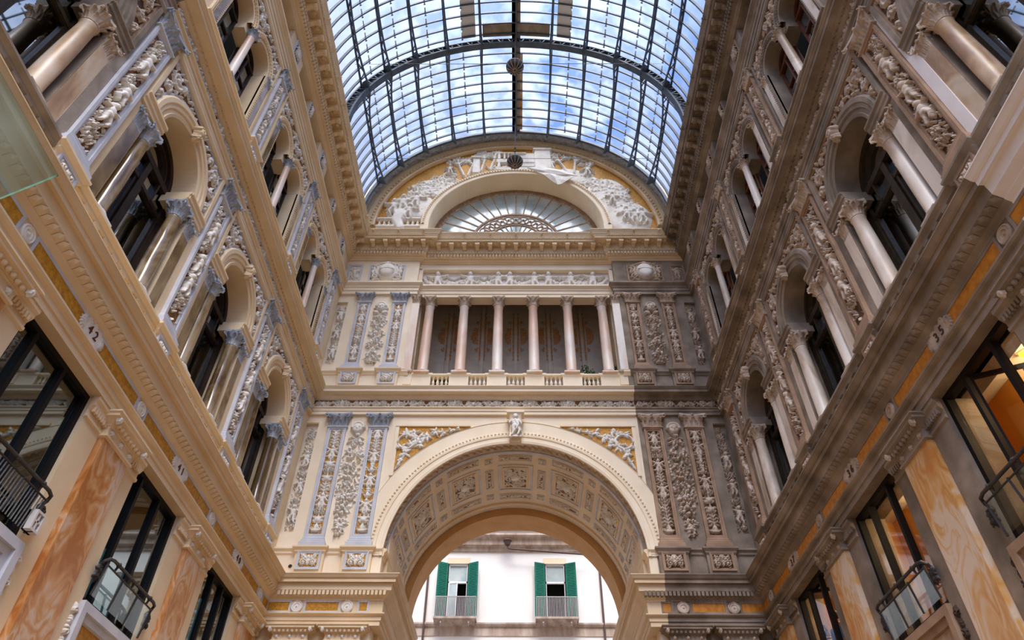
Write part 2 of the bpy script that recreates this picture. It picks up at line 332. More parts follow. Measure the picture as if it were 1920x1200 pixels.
# ------------------------------------------------------------------ carved reliefs: a height field stamped from leaves, balls and scrolls
class HF:
    def __init__(s, x0, x1, z0, z1, cell=.022):
        s.c = cell; s.x0, s.z0 = x0, z0; s.nx = max(3, int(round((x1-x0)/cell))+1); s.nz = max(3, int(round((z1-z0)/cell))+1)
        s.X = np.linspace(x0, x1, s.nx); s.Z = np.linspace(z0, z1, s.nz); s.h = np.zeros((s.nz, s.nx)); s.x1, s.z1 = x1, z1
    def win(s, cx, cz, R):
        i0 = np.searchsorted(s.X, cx-R); i1 = np.searchsorted(s.X, cx+R); j0 = np.searchsorted(s.Z, cz-R); j1 = np.searchsorted(s.Z, cz+R)
        if i1 <= i0 or j1 <= j0: return None
        return (slice(j0, j1), slice(i0, i1), s.X[None, i0:i1]-cx, s.Z[j0:j1, None]-cz)
    def ell(s, cx, cz, rx, rz, H, ang=0, base=0):
        q = s.win(cx, cz, max(rx, rz))
        if q is None: return
        a, b, dx, dz = q; c, d = math.cos(ang), math.sin(ang)
        e = ((dx*c+dz*d)/rx)**2+((dz*c-dx*d)/rz)**2
        v = np.where(e < 1, base+H*np.sqrt(np.clip(1-e*e, 0, 1)), 0); s.h[a, b] = np.maximum(s.h[a, b], v)
    def leaf(s, cx, cz, L, wd, H, ang, base=0):
        """pointed leaf from (cx, cz) along ang, with a sunk midrib"""
        mx_, mz = cx+L/2*math.cos(ang), cz+L/2*math.sin(ang); q = s.win(mx_, mz, L/2+wd)
        if q is None: return
        a, b, dx, dz = q; c, d = math.cos(ang), math.sin(ang); t = (dx*c+dz*d)/L+.5; y = dz*c-dx*d
        ww = wd/2*np.sin(pi*np.clip(t, 0, 1)**.75)*(.82+.18*np.cos(t*26)); ok = (t > 0) & (t < 1) & (np.abs(y) < ww)
        p = np.abs(y)/np.maximum(ww, 1e-5)
        v = np.where(ok, base+H*(.55+.45*np.sin(pi*np.clip(t, 0, 1)))*np.clip(1.1*np.sqrt(np.clip(1-p**4, 0, 1))-.5*np.exp(-(p/.2)**2), .2, 1), 0)
        s.h[a, b] = np.maximum(s.h[a, b], v)
    def stroke(s, pts, r0, r1, H, base=0):
        for i in range(len(pts)-1):
            (x, z), (x2, z2) = pts[i], pts[i+1]; L = math.hypot(x2-x, z2-z); k = max(1, int(L/(s.c*.8)))
            for j in range(k):
                t = (i+j/k)/(len(pts)-1); r = r0+(r1-r0)*t
                s.ell(x+(x2-x)*j/k, z+(z2-z)*j/k, r, r, H, 0, base)
    def spiral(s, cx, cz, R, dr, a0, turns, th, H):
        n = int(14*turns)+2
        p = [(cx+R*(1-.85*t)*math.cos(a0+dr*2*pi*turns*t), cz+R*(1-.85*t)*math.sin(a0+dr*2*pi*turns*t)) for t in [i/n for i in range(n+1)]]
        s.stroke(p, th, th*.6, H); s.ell(cx, cz, R*.3, R*.3, H*1.25)
        for i in range(0, n, 2):
            a = a0+dr*2*pi*turns*i/n
            s.leaf(p[i][0], p[i][1], R*.55, R*.24, H, a+dr*.5)
    def rosette(s, cx, cz, R, H, k=6):
        for i in range(k): s.leaf(cx, cz, R, R*.75, H*.8, 2*pi*i/k+.3)
        s.ell(cx, cz, R*.34, R*.34, H)
    def head(s, cx, cz, r, H):
        s.ell(cx, cz, r, r*1.2, H); s.ell(cx, cz-r*.1, r*.2, r*.42, H*1.2, 0, .0)
        for q in (-1, 1):
            s.ell(cx+q*r*.38, cz+r*.18, r*.22, r*.12, H*.25, 0, H*.86); s.ell(cx+q*r*.45, cz-r*.35, r*.3, r*.26, H*.2, 0, H*.75)
        s.ell(cx, cz-r*.62, r*.34, r*.14, H*.3, 0, H*.7)
        for i in range(11):
            a = pi*(i/10); s.ell(cx+r*1.02*math.cos(a), cz+r*.25+r*1.0*math.sin(a), r*.34, r*.3, H*.85)
    def putto(s, cx, cz, h, H, f=1, arm=(1, .6)):
        """little standing figure of height h, feet at cz"""
        t = h/1.0
        s.ell(cx, cz+.9*t, .12*t, .13*t, H*1.15); s.ell(cx, cz+.62*t, .16*t, .2*t, H); s.ell(cx, cz+.46*t, .15*t, .13*t, H)
        for q in (-1, 1):
            s.stroke([(cx+q*.08*t, cz+.42*t), (cx+q*.12*t+f*.05*t, cz+.22*t), (cx+q*.11*t-f*.02*t, cz+.02*t)], .085*t, .05*t, H*.9)
            a = arm[0 if q == f else 1]
            s.stroke([(cx+q*.13*t, cz+.74*t), (cx+q*.3*t, cz+(.6+.15*a)*t), (cx+q*.46*t, cz+(.55+.3*a)*t)], .06*t, .04*t, H*.8)
    def garl(s, x0, z0, x1, z1, sag, r, H, rnd):
        n = int(abs(x1-x0)/(r*.55))+2
        for i in range(n+1):
            t = i/n; x = x0+(x1-x0)*t; z = z0+(z1-z0)*t-sag*4*t*(1-t); rr = r*(.75+.5*math.sin(pi*t))
            for k in range(3): s.ell(x+rnd.uniform(-.4, .4)*rr, z+rnd.uniform(-.8, .8)*rr, rr*rnd.uniform(.3, .5), rr*rnd.uniform(.3, .5), H*rnd.uniform(.7, 1.1))
            s.leaf(x, z, rr*1.3, rr*.7, H*.8, rnd.uniform(0, 6.28))
    def mirror(s): s.h = np.maximum(s.h, s.h[:, ::-1])
    def mask(s, fn): s.h = np.where(fn(s.X[None, :]+0*s.Z[:, None], s.Z[:, None]+0*s.X[None, :]), s.h, 0)
    def mesh(s, name, m, back=0, warp=None):
        h = s.h; on = h > 1e-4; cell = on[:-1, :-1] | on[1:, :-1] | on[:-1, 1:] | on[1:, 1:]
        idx = np.arange(s.nz*s.nx).reshape(s.nz, s.nx); j, i = np.nonzero(cell)
        q = np.stack([idx[j, i], idx[j, i+1], idx[j+1, i+1], idx[j+1, i]], 1)
        used, inv = np.unique(q, return_inverse=True); inv = inv.reshape(q.shape)
        x = np.tile(s.X, s.nz)[used]; z = np.repeat(s.Z, s.nx)[used]; hh = h.ravel()[used]
        v = np.stack([x, -(hh+back), z], 1)
        if warp: v = warp(x, hh+back, z)
        me = bpy.data.meshes.new(name); nv, nf = len(v), len(q)
        me.vertices.add(nv); me.vertices.foreach_set('co', v.astype(np.float32).ravel())
        me.loops.add(nf*4); me.loops.foreach_set('vertex_index', inv.astype(np.int32).ravel())
        me.polygons.add(nf); me.polygons.foreach_set('loop_start', np.arange(0, nf*4, 4, dtype=np.int32))
        me.polygons.foreach_set('use_smooth', [True]*nf)
        me.materials.append(M[m]); me.update(calc_edges=True); me.validate()
        return me

def hf_candelabra(w_, h, seed, H=.10, cell=.013):
    """symmetrical arabesque for a pilaster: scroll pairs on a stem, urns, masks"""
    r = random.Random(seed); f = HF(-w_/2, w_/2, 0, h, cell); z = .06
    f.ell(0, .1, w_*.34, .05, H); f.leaf(0, .06, .3, w_*.5, H, pi/2)
    for q in (-1,):
        f.leaf(0, .08, w_*.5, .12, H, pi-.4)
    z = .34
    while z < h-.2:
        k = r.choice((0, 1, 2, 3, 4)); R = w_*.23
        if k == 0:
            f.spiral(-w_*.24, z+R, R, r.choice((-1, 1)), -.6, 1.5, w_*.035, H); z += R*2.1
        elif k == 1:
            f.ell(0, z+.1, w_*.16, .1, H*1.1); f.ell(0, z+.2, w_*.28, .03, H); f.leaf(0, z, w_*.5, .08, H*.9, pi-.7); f.leaf(0, z+.2, w_*.5, .08, H*.9, pi*.62); z += .36
        elif k == 2:
            f.putto(0, z, .5, H, 1, (1.2, -.4)); f.leaf(-.06, z+.1, w_*.4, .07, H*.7, pi-.1); f.leaf(-.06, z+.36, w_*.4, .07, H*.7, pi-.6); z += .56
        elif k == 3:
            for i in range(3):
                f.leaf(0, z+i*.11, w_*.5, .07, H*.9, pi*.72); f.leaf(-w_*.12, z+i*.11, w_*.34, .05, H*.8, pi*1.1)
            z += .36
        else:
            f.head(0, z+.13, w_*.2, H); f.leaf(-w_*.1, z+.04, w_*.42, .12, H*.8, pi*.8); f.leaf(-w_*.12, z+.2, w_*.4, .12, H*.8, pi*.95); z += .34
    f.stroke([(0, .1), (0, h-.1)], .018, .012, H*.7); f.leaf(0, h-.28, .24, w_*.4, H, pi/2)
    for i in range(int(h*w_*60)): f.leaf(r.uniform(-w_/2, 0), r.uniform(.05, h-.05), r.uniform(.05, .1), r.uniform(.018, .03), H*.5, r.uniform(0, 6.3))
    f.mirror(); return f
def hf_dense(w_, h, seed, H=.11, cell=.013, figs=()):
    """crowded foliage with figures at the given heights"""
    r = random.Random(seed); f = HF(-w_/2, w_/2, 0, h, cell)
    for i in range(int(h*w_*100)):
        a = r.uniform(0, 6.3); f.leaf(r.uniform(-w_*.46, w_*.4), r.uniform(.02, h-.06), r.uniform(.07, .15), r.uniform(.022, .038), H*r.uniform(.35, .85), a)
    for i in range(int(h*4)): f.spiral(r.uniform(-w_*.3, w_*.3), r.uniform(.12, h-.12), r.uniform(.07, .11), r.choice((-1, 1)), r.uniform(0, 6), 1.4, .013, H*.85)
    for i in range(int(h*7)): f.ell(r.uniform(-w_*.4, w_*.4), r.uniform(.1, h-.1), .024, .024, H)
    for z, s_ in figs:
        f.putto(r.uniform(-.03, .03), z, s_, H*1.25, r.choice((-1, 1)), (1.3, .2))
    return f
def hf_garland(w_, h, seed, lion=True, H=.16, cell=.015, clumps=0):
    r = random.Random(seed); f = HF(-w_/2, w_/2, 0, h, cell)
    f.head(0, h-.27, w_*.26, H*1.2)
    if lion:
        for i in range(7): f.leaf(r.uniform(-.1, .1), h-.44, .2, .07, H*.9, -pi/2+r.uniform(-.5, .5))
    else:
        for q in (-1, 1): f.ell(q*w_*.24, h-.56, w_*.2, .1, H*.9, q*.4); f.leaf(0, h-.5, w_*.5, .12, H, pi/2-q*1.0)
    zt = h-.72
    for q in (-1, 1): f.stroke([(0, zt+.04), (q*w_*.2, zt+.12), (q*w_*.34, zt+.06)], .022, .03, H*.6); f.stroke([(0, zt+.02), (q*w_*.2, zt-.04), (q*w_*.36, zt-.1)], .022, .03, H*.6)
    n = int((zt)*(105 if not clumps else 120))
    for i in range(n):
        z = r.uniform(.03, zt); t = z/zt
        if clumps:
            c = (t*clumps) % 1; env = w_*.46*max(.2, math.sin(pi*c)**.7)
        else: env = w_*.46*min(1, .25+1.5*t)*(1-.35*max(0, t-.8)/.2)
        x = r.uniform(-1, 1)*env; k = r.random(); fall = math.sqrt(max(.1, 1-(x/env)**2))
        if k < .5: f.leaf(x, z, r.uniform(.08, .17), r.uniform(.03, .055), H*r.uniform(.3, 1)*fall, -pi/2+x/env*1.3+r.uniform(-.6, .6))
        else: rr = r.uniform(.025, .055); f.ell(x, z, rr, rr*r.uniform(.9, 1.3), H*r.uniform(.6, 1.1)*fall)
    return f
def hf_frieze(L, h, seed, H=.085, cell=.018):
    r = random.Random(seed); f = HF(0, L, 0, h, cell); n = max(1, int(round(L/(h*2.1)))); p = L/n
    for i in range(n):
        x = i*p; q = 1 if i % 2 else -1
        f.spiral(x+p*.28, h*.5, h*.38, q, .5, 1.5, h*.045, H); f.spiral(x+p*.72, h*.5, h*.36, -q, 2.5, 1.5, h*.045, H)
        f.stroke([(x, h*(.5+.3*q)), (x+p*.25, h*(.5-.38*q)), (x+p*.5, h*.5), (x+p*.75, h*(.5+.38*q)), (x+p, h*(.5-.3*q))], h*.035, h*.035, H*.8)
        if i % 3 == 1: f.putto(x+p*.5, h*.06, h*.85, H*1.2, q)
        else: f.rosette(x+p*.5, h*.5, h*.24, H)
    for i in range(int(L*h*60)): f.leaf(r.uniform(0, L), r.uniform(0, h), r.uniform(.07, .13), r.uniform(.03, .045), H*.6, r.uniform(0, 6.3))
    return f
def hf_square(w_, h, seed, H=.08, cell=.013):
    r = random.Random(seed); f = HF(-w_/2, w_/2, 0, h, cell)
    f.spiral(-w_*.26, h*.3, h*.24, 1, .4, 1.4, h*.05, H); f.spiral(-w_*.27, h*.75, h*.18, -1, .4, 1.3, h*.05, H)
    f.leaf(0, h*.1, h*.6, w_*.25, H, pi/2); f.ell(0, h*.72, w_*.09, h*.16, H*1.1); f.leaf(0, h*.5, w_*.4, h*.18, H*.9, pi*.8)
    for i in range(10): f.leaf(r.uniform(-w_/2, 0), r.uniform(0, h), r.uniform(.08, .14), .05, H*.6, r.uniform(0, 6.3))
    f.mirror(); return f
# ------------------------------------------------------------------ shared details
def capital_flat(wb, wt, h, d, m):
    """Corinthian pilaster capital: bell, two tiers of leaves, corner volutes, hollow abacus; origin bottom centre on the wall"""
    b = MB(); e = (wt-wb)/2
    b.box(-wb/2, wb/2, -.02, d, 0, h*.08, m)
    b.block([(d*.9, h*.08), (d*.95, h*.5), (d+e*.5, h*.84)], -wb/2+d*.9, wb/2-d*.9, m)
    for row, (z, k, hh, o) in enumerate(((h*.06, 4, h*.42, .5), (h*.3, 3, h*.45, .7))):
        for i in range(k):
            x = -wb/2+wb*(i+.5)/k
            b.leaf((x, -d*.97, z), (x/wb)*.6, wb/k*1.05, hh, o*e+.04, m)
    for q in (-1, 1):
        b.leaf((q*wb/2, -d*.5, h*.06), q*1.2, d*.9, h*.42, e*.6, m)
        c = Vector((q*(wt/2-.035), -(d+e*.62), h*.72)); pts = [(q*wb*.2, -d, h*.5)]
        for i in range(12):
            a = 2.0-i*.62; rr = h*.15*(1-i/16); pts.append(c+Vector((-q*rr*math.cos(a), -.01*i, rr*math.sin(a))))
        b.tube(pts, h*.035, m, 6)
        b.ball(c, h*.05, m, 8)
    k = 8; top = []
    for i in range(k+1):
        t = i/k*2-1; top.append((t*wt/2, -(d+e*.95-e*.55*(1-t*t))))
    v = [(x, y, z) for z in (h*.86, h) for x, y in [(-wt/2, .02)]+top+[(wt/2, .02)]]; n = len(v)//2
    b.add(v, [tuple(range(n))[::-1], tuple(range(n, 2*n))]+[(i, (i+1) % n, n+(i+1) % n, n+i) for i in range(n)], m)
    b.ball((0, -(d+e*.5), h*.93), h*.09, m, 8)
    return b
def capital_round(r, wt, h, m):
    b = MB(); R = wt/2
    b.lathe([(r*1.0, 0), (r*1.12, h*.03), (r*1.0, h*.07), (r*.96, h*.3), (r*1.05, h*.6), (r*1.35, h*.85)], m, seg=20)
    for z, k, hh, o, a0 in ((h*.07, 8, h*.4, .09, 0), (h*.3, 8, h*.42, .13, pi/8)):
        for i in range(k):
            a = a0+2*pi*i/k; b.leaf((r*.98*math.sin(a), -r*.98*math.cos(a), z), a, 2*pi*r/k*1.05, hh, o, m)
    for i in range(4):
        a = pi/4+i*pi/2; dx, dy = math.sin(a), -math.cos(a); c = Vector((dx*(R*1.16), dy*(R*1.16), h*.74)); pts = [(dx*r, dy*r, h*.45)]
        for j in range(11):
            t = 2.2-j*.62; rr = h*.13*(1-j/15); pts.append(c+Vector((-dx*rr*math.cos(t), -dy*rr*math.cos(t), rr*math.sin(t))))
        b.tube(pts, h*.04, m, 6); b.ball(c, h*.055, m, 8)
    P = []
    for i in range(4):
        a = pi/4+i*pi/2; c0 = Vector((math.sin(a), -math.cos(a)))*R*1.3; c1 = Vector((math.sin(a+pi/2), -math.cos(a+pi/2)))*R*1.3; mid = (c0+c1)/2
        for j in range(6):
            t = j/6; p = c0.lerp(c1, t)-mid*.22*4*t*(1-t); P.append(p)
    n = len(P); v = [(p.x, p.y, z) for z in (h*.86, h) for p in P]
    b.add(v, [tuple(range(n)), tuple(range(n, 2*n))]+[(i, (i+1) % n, n+(i+1) % n, n+i) for i in range(n)], m)
    for i in range(4): a = i*pi/2; b.ball((math.sin(a)*R*.78, -math.cos(a)*R*.78, h*.9), h*.08, m, 8)
    return b
def col_shaft(r, h, m):
    b = MB(); b.lathe([(r*1.06, 0), (r*1.06, .03), (r, .05), (r, h*.33), (r*.95, h*.66), (r*.86, h-.05), (r*.93, h-.03), (r*.93, h)], m, seg=24); return b
def col_base(r, h, m):
    b = MB(); b.box(-r*1.45, r*1.45, -r*1.45, r*1.45, 0, h*.35, m)
    b.lathe([(r*1.4, h*.35), (r*1.45, h*.45), (r*1.38, h*.56), (r*1.15, h*.62), (r*1.15, h*.72), (r*1.25, h*.8), (r*1.2, h*.92), (r*1.04, h)], m, seg=24); return b
def baluster(h, r, m):
    b = MB(); b.box(-r, r, -r, r, 0, h*.09, m); b.box(-r, r, -r, r, h*.91, h, m)
    b.lathe([(r*.6, h*.09), (r*.75, h*.13), (r*.5, h*.18), (r*.95, h*.34), (r*.9, h*.42), (r*.45, h*.66), (r*.42, h*.76), (r*.7, h*.8), (r*.5, h*.84), (r*.7, h*.91)], m, seg=12); return b
def frame_mb(w_, h, wd, m, d=.1):
    b = MB(); b.frame(-w_/2, w_/2, 0, h, wd*.55, -.02, d, m); b.frame(-w_/2+wd*.5, w_/2-wd*.5, wd*.5, h-wd*.5, wd*.5, -.02, d*.7, m); return b
def panel_mb(w_, h, m, n=.02):
    b = MB(); b.box(-w_/2, w_/2, -.02, n, 0, h, m); return b

def pilaster(fac, u, z, pal, label, group, w_=.66, rw=.42, h=4.05, bh=.33, ch=.5, seed=1, ped=None, hf=hf_candelabra, name='carved_pilaster', capw=None, figs=None):
    """fluted-frame pilaster with carved panel, capital, base and (optionally) its pedestal"""
    t = thing(name, label, 'pilaster', fac.at(u, 0, z), fac.rz, group); k = (w_, rw, h, bh, ch, pal['cap'], pal['trim'])
    obj('base', cached(('pb',)+k, lambda: (lambda b: (b.block([(.19, 0), (.19, bh*.42), (.15, bh*.5), (.15, bh*.66), (.12, bh*.74), (.12, bh*.9), (.1, bh)], -w_/2+.1, w_/2-.1, pal['trim']), b)[1])(MB()).build('base')), t)
    obj('frame', cached(('pf',)+k, lambda: frame_mb(w_, h, (w_-rw)/2, pal['trim']).build('frame')), t, (0, 0, bh))
    obj('ground', cached(('pg',)+k+(pal['gnd'],), lambda: panel_mb(rw+.02, h-(w_-rw)*.9, pal['gnd'], .03).build('ground')), t, (0, 0, bh+(w_-rw)*.45))
    hh = h-(w_-rw)
    def mk():
        f = hf(rw, hh, seed) if figs is None else hf_dense(rw, hh, seed, figs=figs)
        return f.mesh('relief', pal['rel'], .03)
    obj('relief', cached(('pr', rw, hh, seed, pal['rel'], hf.__name__, figs), mk), t, (0, 0, bh+(w_-rw)/2))
    cw = capw or w_*1.42
    obj('capital', cached(('pc', cw)+k, lambda: capital_flat(w_*1.0, cw, ch, .12, pal['cap']).build('capital')), t, (0, 0, bh+h+.03))
    obj('astragal', cached(('pa',)+k, lambda: (lambda b: (b.block([(.1, 0), (.14, .015), (.14, .05), (.1, .06)], -w_/2+.1, w_/2-.1, pal['trim']), b)[1])(MB()).build('astragal')), t, (0, 0, bh+h-.02))
    if ped:
        z0, z1, pw, ph = ped                                     # bottom, top (to z), relief width, relief height
        H = z-z0; p = obj('pedestal', cached(('pd', H, pw, ph)+k+(pal['ked'],), lambda: (lambda b: (b.box(-pw/2-.16, pw/2+.16, -.02, .12, 0, H-.12, pal['ked']),
            b.block([(.12, H-.22), (.17, H-.16), (.17, H-.12), (.24, H-.05), (.24, H)], -pw/2-.02, pw/2+.02, pal['ked']), b)[2])(MB()).build('pedestal')), t, (0, 0, -H))
        zz = z1-z0
        obj('pedestal_frame', cached(('pe', pw, ph)+k, lambda: frame_mb(pw+.16, ph+.16, .08, pal['trim'], .05).build('pedestal_frame')), p, (0, -.12, zz-.08))
        obj('pedestal_ground', cached(('ph', pw, ph, pal['gnd']), lambda: panel_mb(pw, ph, pal['gnd'], .012).build('pedestal_ground')), p, (0, -.12, zz))
        obj('pedestal_relief', cached(('pi', pw, ph, seed % 2, pal['rel']), lambda: hf_square(pw, ph, seed % 2).mesh('pedestal_relief', pal['rel'], .012)), p, (0, -.12, zz))
    return t

def column(fac, u, n, z0, z1, r, mcol, mcap, label, group, bh=.16, ch=.52, wt=None, name='marble_column', mbase=None):
    t = thing(name, label, 'column', fac.at(u, n, z0), fac.rz, group); wt = wt or r*2.7; mbase = mbase or mcap
    obj('base', cached(('cb', r, bh, mbase), lambda: col_base(r, bh, mbase).build('base', smooth=False)), t)
    hs = z1-z0-bh-ch
    obj('shaft', cached(('cs', r, round(hs, 3), mcol), lambda: col_shaft(r, hs, mcol).build('shaft', smooth=True)), t, (0, 0, bh))
    obj('capital', cached(('cc', r, wt, ch, mcap), lambda: capital_round(r*.9, wt, ch, mcap).build('capital')), t, (0, 0, bh+hs))
    return t
def respond(fac, u, n, z0, z1, w_, mcol, mcap, label, group, bh=.14, ch=.46, name='marble_pilaster', d=.1):
    t = thing(name, label, 'pilaster', fac.at(u, n, z0), fac.rz, group)
    obj('base', cached(('rb', w_, bh, mcap, d), lambda: (lambda b: (b.block([(d+.06, 0), (d+.06, bh*.5), (d+.02, bh*.8), (d, bh)], -w_/2+d, w_/2-d, mcap), b)[1])(MB()).build('base')), t)
    hs = z1-z0-bh-ch
    obj('shaft', cached(('rs', w_, hs, mcol, d), lambda: (lambda b: (b.box(-w_/2, w_/2, -.05, d, 0, hs, mcol), b)[1])(MB()).build('shaft')), t, (0, 0, bh))
    obj('capital', cached(('rc', w_, ch, mcap, d), lambda: capital_flat(w_, w_*1.36, ch, d, mcap).build('capital')), t, (0, 0, bh+hs))
    return t

# ------------------------------------------------------------------ floor, street, closed ends
b = MB(); b.add([(-9, -14, 0), (9, -14, 0), (9, 26, 0), (-9, 26, 0)], [(0, 1, 2, 3)], 'floor'); struct('floor', b.build('floor'))
b = MB(); b.box(-30, 30, -37, -26, -.3, -.02, 'street'); struct('street_ground', b.build('street_ground'))

# entablature outlines (n, z)
LOW = [(-.3, 8.87), (.24, 8.87), (.24, 9.0), (.27, 9.0), (.27, 9.11), (.33, 9.13), (.36, 9.16), (.36, 9.19), (.28, 9.2), (.28, 9.53), (.31, 9.54), (.31, 9.58), (.36, 9.62), (.38, 9.64), (.38, 9.66), (.50, 9.76), (.50, 9.80), (.52, 9.97), (.59, 9.97), (.61, 9.95), (.61, 10.05), (.63, 10.05), (.66, 10.07), (.70, 10.13), (.72, 10.15), (.72, 10.17), (-.3, 10.24)]
MID = [(-.3, 16.16), (.10, 16.16), (.10, 16.29), (.13, 16.29), (.13, 16.38), (.18, 16.41), (.18, 16.44), (.04, 16.45), (.04, 16.80), (.08, 16.81), (.16, 16.87), (.16, 16.93), (.22, 16.97), (.40, 16.97), (.41, 16.95), (.41, 17.06), (.43, 17.06), (.47, 17.11), (.49, 17.13), (.49, 17.15), (-.3, 17.2)]
ATT = [(-.3, 22.25), (.10, 22.25), (.10, 22.42), (.13, 22.42), (.13, 22.56), (.17, 22.6), (.17, 22.66), (.26, 22.74), (.28, 22.76), (.28, 22.84), (-.3, 22.88)]
UPR = [(-.3, 24.37), (.06, 24.37), (.06, 24.44), (.12, 24.47), (.16, 24.5), (.16, 24.54), (.26, 24.54), (.26, 24.68), (.28, 24.69), (.34, 24.8), (.34, 24.87), (.36, 25.14), (.68, 25.14), (.69, 25.09), (.74, 25.09), (.75, 25.09), (.75, 25.19), (.77, 25.19), (.79, 25.27), (.81, 25.27), (.84, 25.34), (.90, 25.44), (.92, 25.46), (.92, 25.5), (-.3, 25.56)]
def seg(pr, A, Bp, Nn, Np, Nx, m):
    """one straight run of an entablature from A to B with wall normal Nn; neighbours' normals give the mitres"""
    b = MB(); k = len(pr); A, Bp, Nn = Vector(A), Vector(Bp), Vector(Nn)
    o0 = Nn+(Vector(Np) if Np else Vector((0, 0))); o1 = Nn+(Vector(Nx) if Nx else Vector((0, 0)))
    v = [(A.x+o0.x*n, A.y+o0.y*n, z) for n, z in pr]+[(Bp.x+o1.x*n, Bp.y+o1.y*n, z) for n, z in pr]
    b.add(v, [(i, i+1, k+i+1, k+i) for i in range(k-1)]+[tuple(range(k)), tuple(range(k, 2*k))], m); return b
PX, NX_, NY = (1, 0), (-1, 0), (0, -1)
Y0 = -2.0
TR = 4.0                                                        # half width of the archway
_tn = [0]
def trim(pr, *a):
    _tn[0] += 1
    return struct('trim_%d' % _tn[0], seg(pr, *a).build('trim'))
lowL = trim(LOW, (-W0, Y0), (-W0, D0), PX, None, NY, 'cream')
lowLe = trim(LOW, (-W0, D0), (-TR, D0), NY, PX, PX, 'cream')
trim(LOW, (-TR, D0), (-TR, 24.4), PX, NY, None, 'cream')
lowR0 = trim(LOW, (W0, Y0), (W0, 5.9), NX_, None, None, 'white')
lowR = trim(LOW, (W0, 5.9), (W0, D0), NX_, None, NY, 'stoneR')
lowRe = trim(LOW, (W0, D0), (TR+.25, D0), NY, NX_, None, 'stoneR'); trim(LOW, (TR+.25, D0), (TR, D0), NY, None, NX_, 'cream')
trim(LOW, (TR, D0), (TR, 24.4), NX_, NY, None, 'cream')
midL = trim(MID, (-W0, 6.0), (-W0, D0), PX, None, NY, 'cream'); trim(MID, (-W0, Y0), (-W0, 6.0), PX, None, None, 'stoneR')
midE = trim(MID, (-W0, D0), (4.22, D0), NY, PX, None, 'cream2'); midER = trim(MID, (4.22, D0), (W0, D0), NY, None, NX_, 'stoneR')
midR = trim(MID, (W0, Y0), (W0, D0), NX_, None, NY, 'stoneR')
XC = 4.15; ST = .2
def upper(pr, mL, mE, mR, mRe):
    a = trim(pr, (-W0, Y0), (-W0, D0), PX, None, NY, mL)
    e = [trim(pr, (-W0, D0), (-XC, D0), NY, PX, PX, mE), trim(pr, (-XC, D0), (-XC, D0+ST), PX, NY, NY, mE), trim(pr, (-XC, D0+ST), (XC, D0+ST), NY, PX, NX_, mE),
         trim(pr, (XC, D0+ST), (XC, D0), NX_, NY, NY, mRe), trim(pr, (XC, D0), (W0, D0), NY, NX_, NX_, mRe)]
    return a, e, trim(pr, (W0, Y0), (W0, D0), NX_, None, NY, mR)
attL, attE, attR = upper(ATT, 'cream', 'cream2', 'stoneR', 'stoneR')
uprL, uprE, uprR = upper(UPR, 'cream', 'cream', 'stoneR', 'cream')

# repeated mouldings
def row_boxes(L, step, wd, n0, n1, z0, z1, m, flare=0):
    b = MB(); k = int(L/step); o = (L-k*step)/2
    for i in range(k):
        x = o+i*step+(step-wd)/2; b.box(x, x+wd, n0, n1, z0, z1, m)
    return b
def strip(parent, name, fac, u0, u1, step, wd, n0, n1, z0, z1, m):
    L = u1-u0
    if fac.side == 'R': me = cached((name, L, step, n0, z0, m, 'R'), lambda: row_boxes(L, step, wd, n0, n1, z0, z1, m).build(name, mirror=True)); loc = fac.at(u0, 0, 0)
    else: me = cached((name, L, step, n0, z0, m), lambda: row_boxes(L, step, wd, n0, n1, z0, z1, m).build(name)); loc = fac.at(u0, 0, 0)
    return obj(name, me, parent, loc, fac.rz)
def scale_strip(fac, u0, u1, step, n0, n1, z0, z1, m, parent, name):
    """overlapping leaf tips carved along a sloping moulding"""
    def mk():
        b = MB(); L = u1-u0; k = int(L/step)
        for i in range(k):
            x = (i+.5)*L/k; w_ = L/k*.46
            b.add([(x-w_, -n0, z0), (x+w_, -n0, z0), (x+w_*1.0, -(n0*.35+n1*.65)-.012, z0*.35+z1*.65-.008), (x, -n1-.02, z1-.012), (x-w_*1.0, -(n0*.35+n1*.65)-.012, z0*.35+z1*.65-.008), (x, -(n0+n1)/2-.03, (z0+z1)/2-.03)],
                  [(0, 1, 5), (1, 2, 5), (2, 3, 5), (3, 4, 5), (4, 0, 5)], m)
        return b.build(name, mirror=fac.side == 'R')
    return obj(name, mk(), parent, fac.at(u0, 0, 0), fac.rz)
for fac, low, m in ((FL, lowL, 'cream'), (FR, lowR, 'stoneR')): scale_strip(fac, Y0 if fac is FL else 5.9, D0-.45, .17, .38, .50, 9.65, 9.76, m, low, 'leaf_moulding')
strip(lowLe, 'dentil_moulding', FE, -W0+.5, -TR+.4, .115, .075, .36, .5, 9.63, 9.77, 'cream'); strip(lowRe, 'dentil_moulding', FE, TR-.4, W0-.5, .115, .075, .36, .5, 9.63, 9.77, 'stoneR')
for fac, p, m, u0, u1 in ((FL, midL, 'cream', 6.0, D0-.2), (FR, midR, 'stoneR', Y0, D0-.2), (FE, midE, 'cream2', -W0+.2, 4.2), (FE, midER, 'stoneR', 4.25, W0-.2)):
    strip(p, 'tongue_moulding', fac, u0, u1, .16, .09, .15, .185, 16.865, 16.945, m)
for fac, p, m, u0, u1 in ((FL, uprL, 'cream', Y0, D0-.3), (FR, uprR, 'stoneR', Y0, D0-.3)):
    strip(p, 'dentil_moulding', fac, u0, u1, .13, .085, .24, .34, 24.55, 24.68, m); strip(p, 'egg_moulding', fac, u0, u1, .11, .07, .30, .37, 24.7, 24.84, m); strip(p, 'bead_moulding', fac, u0, u1, .075, .045, .78, .815, 25.2, 25.26, m)
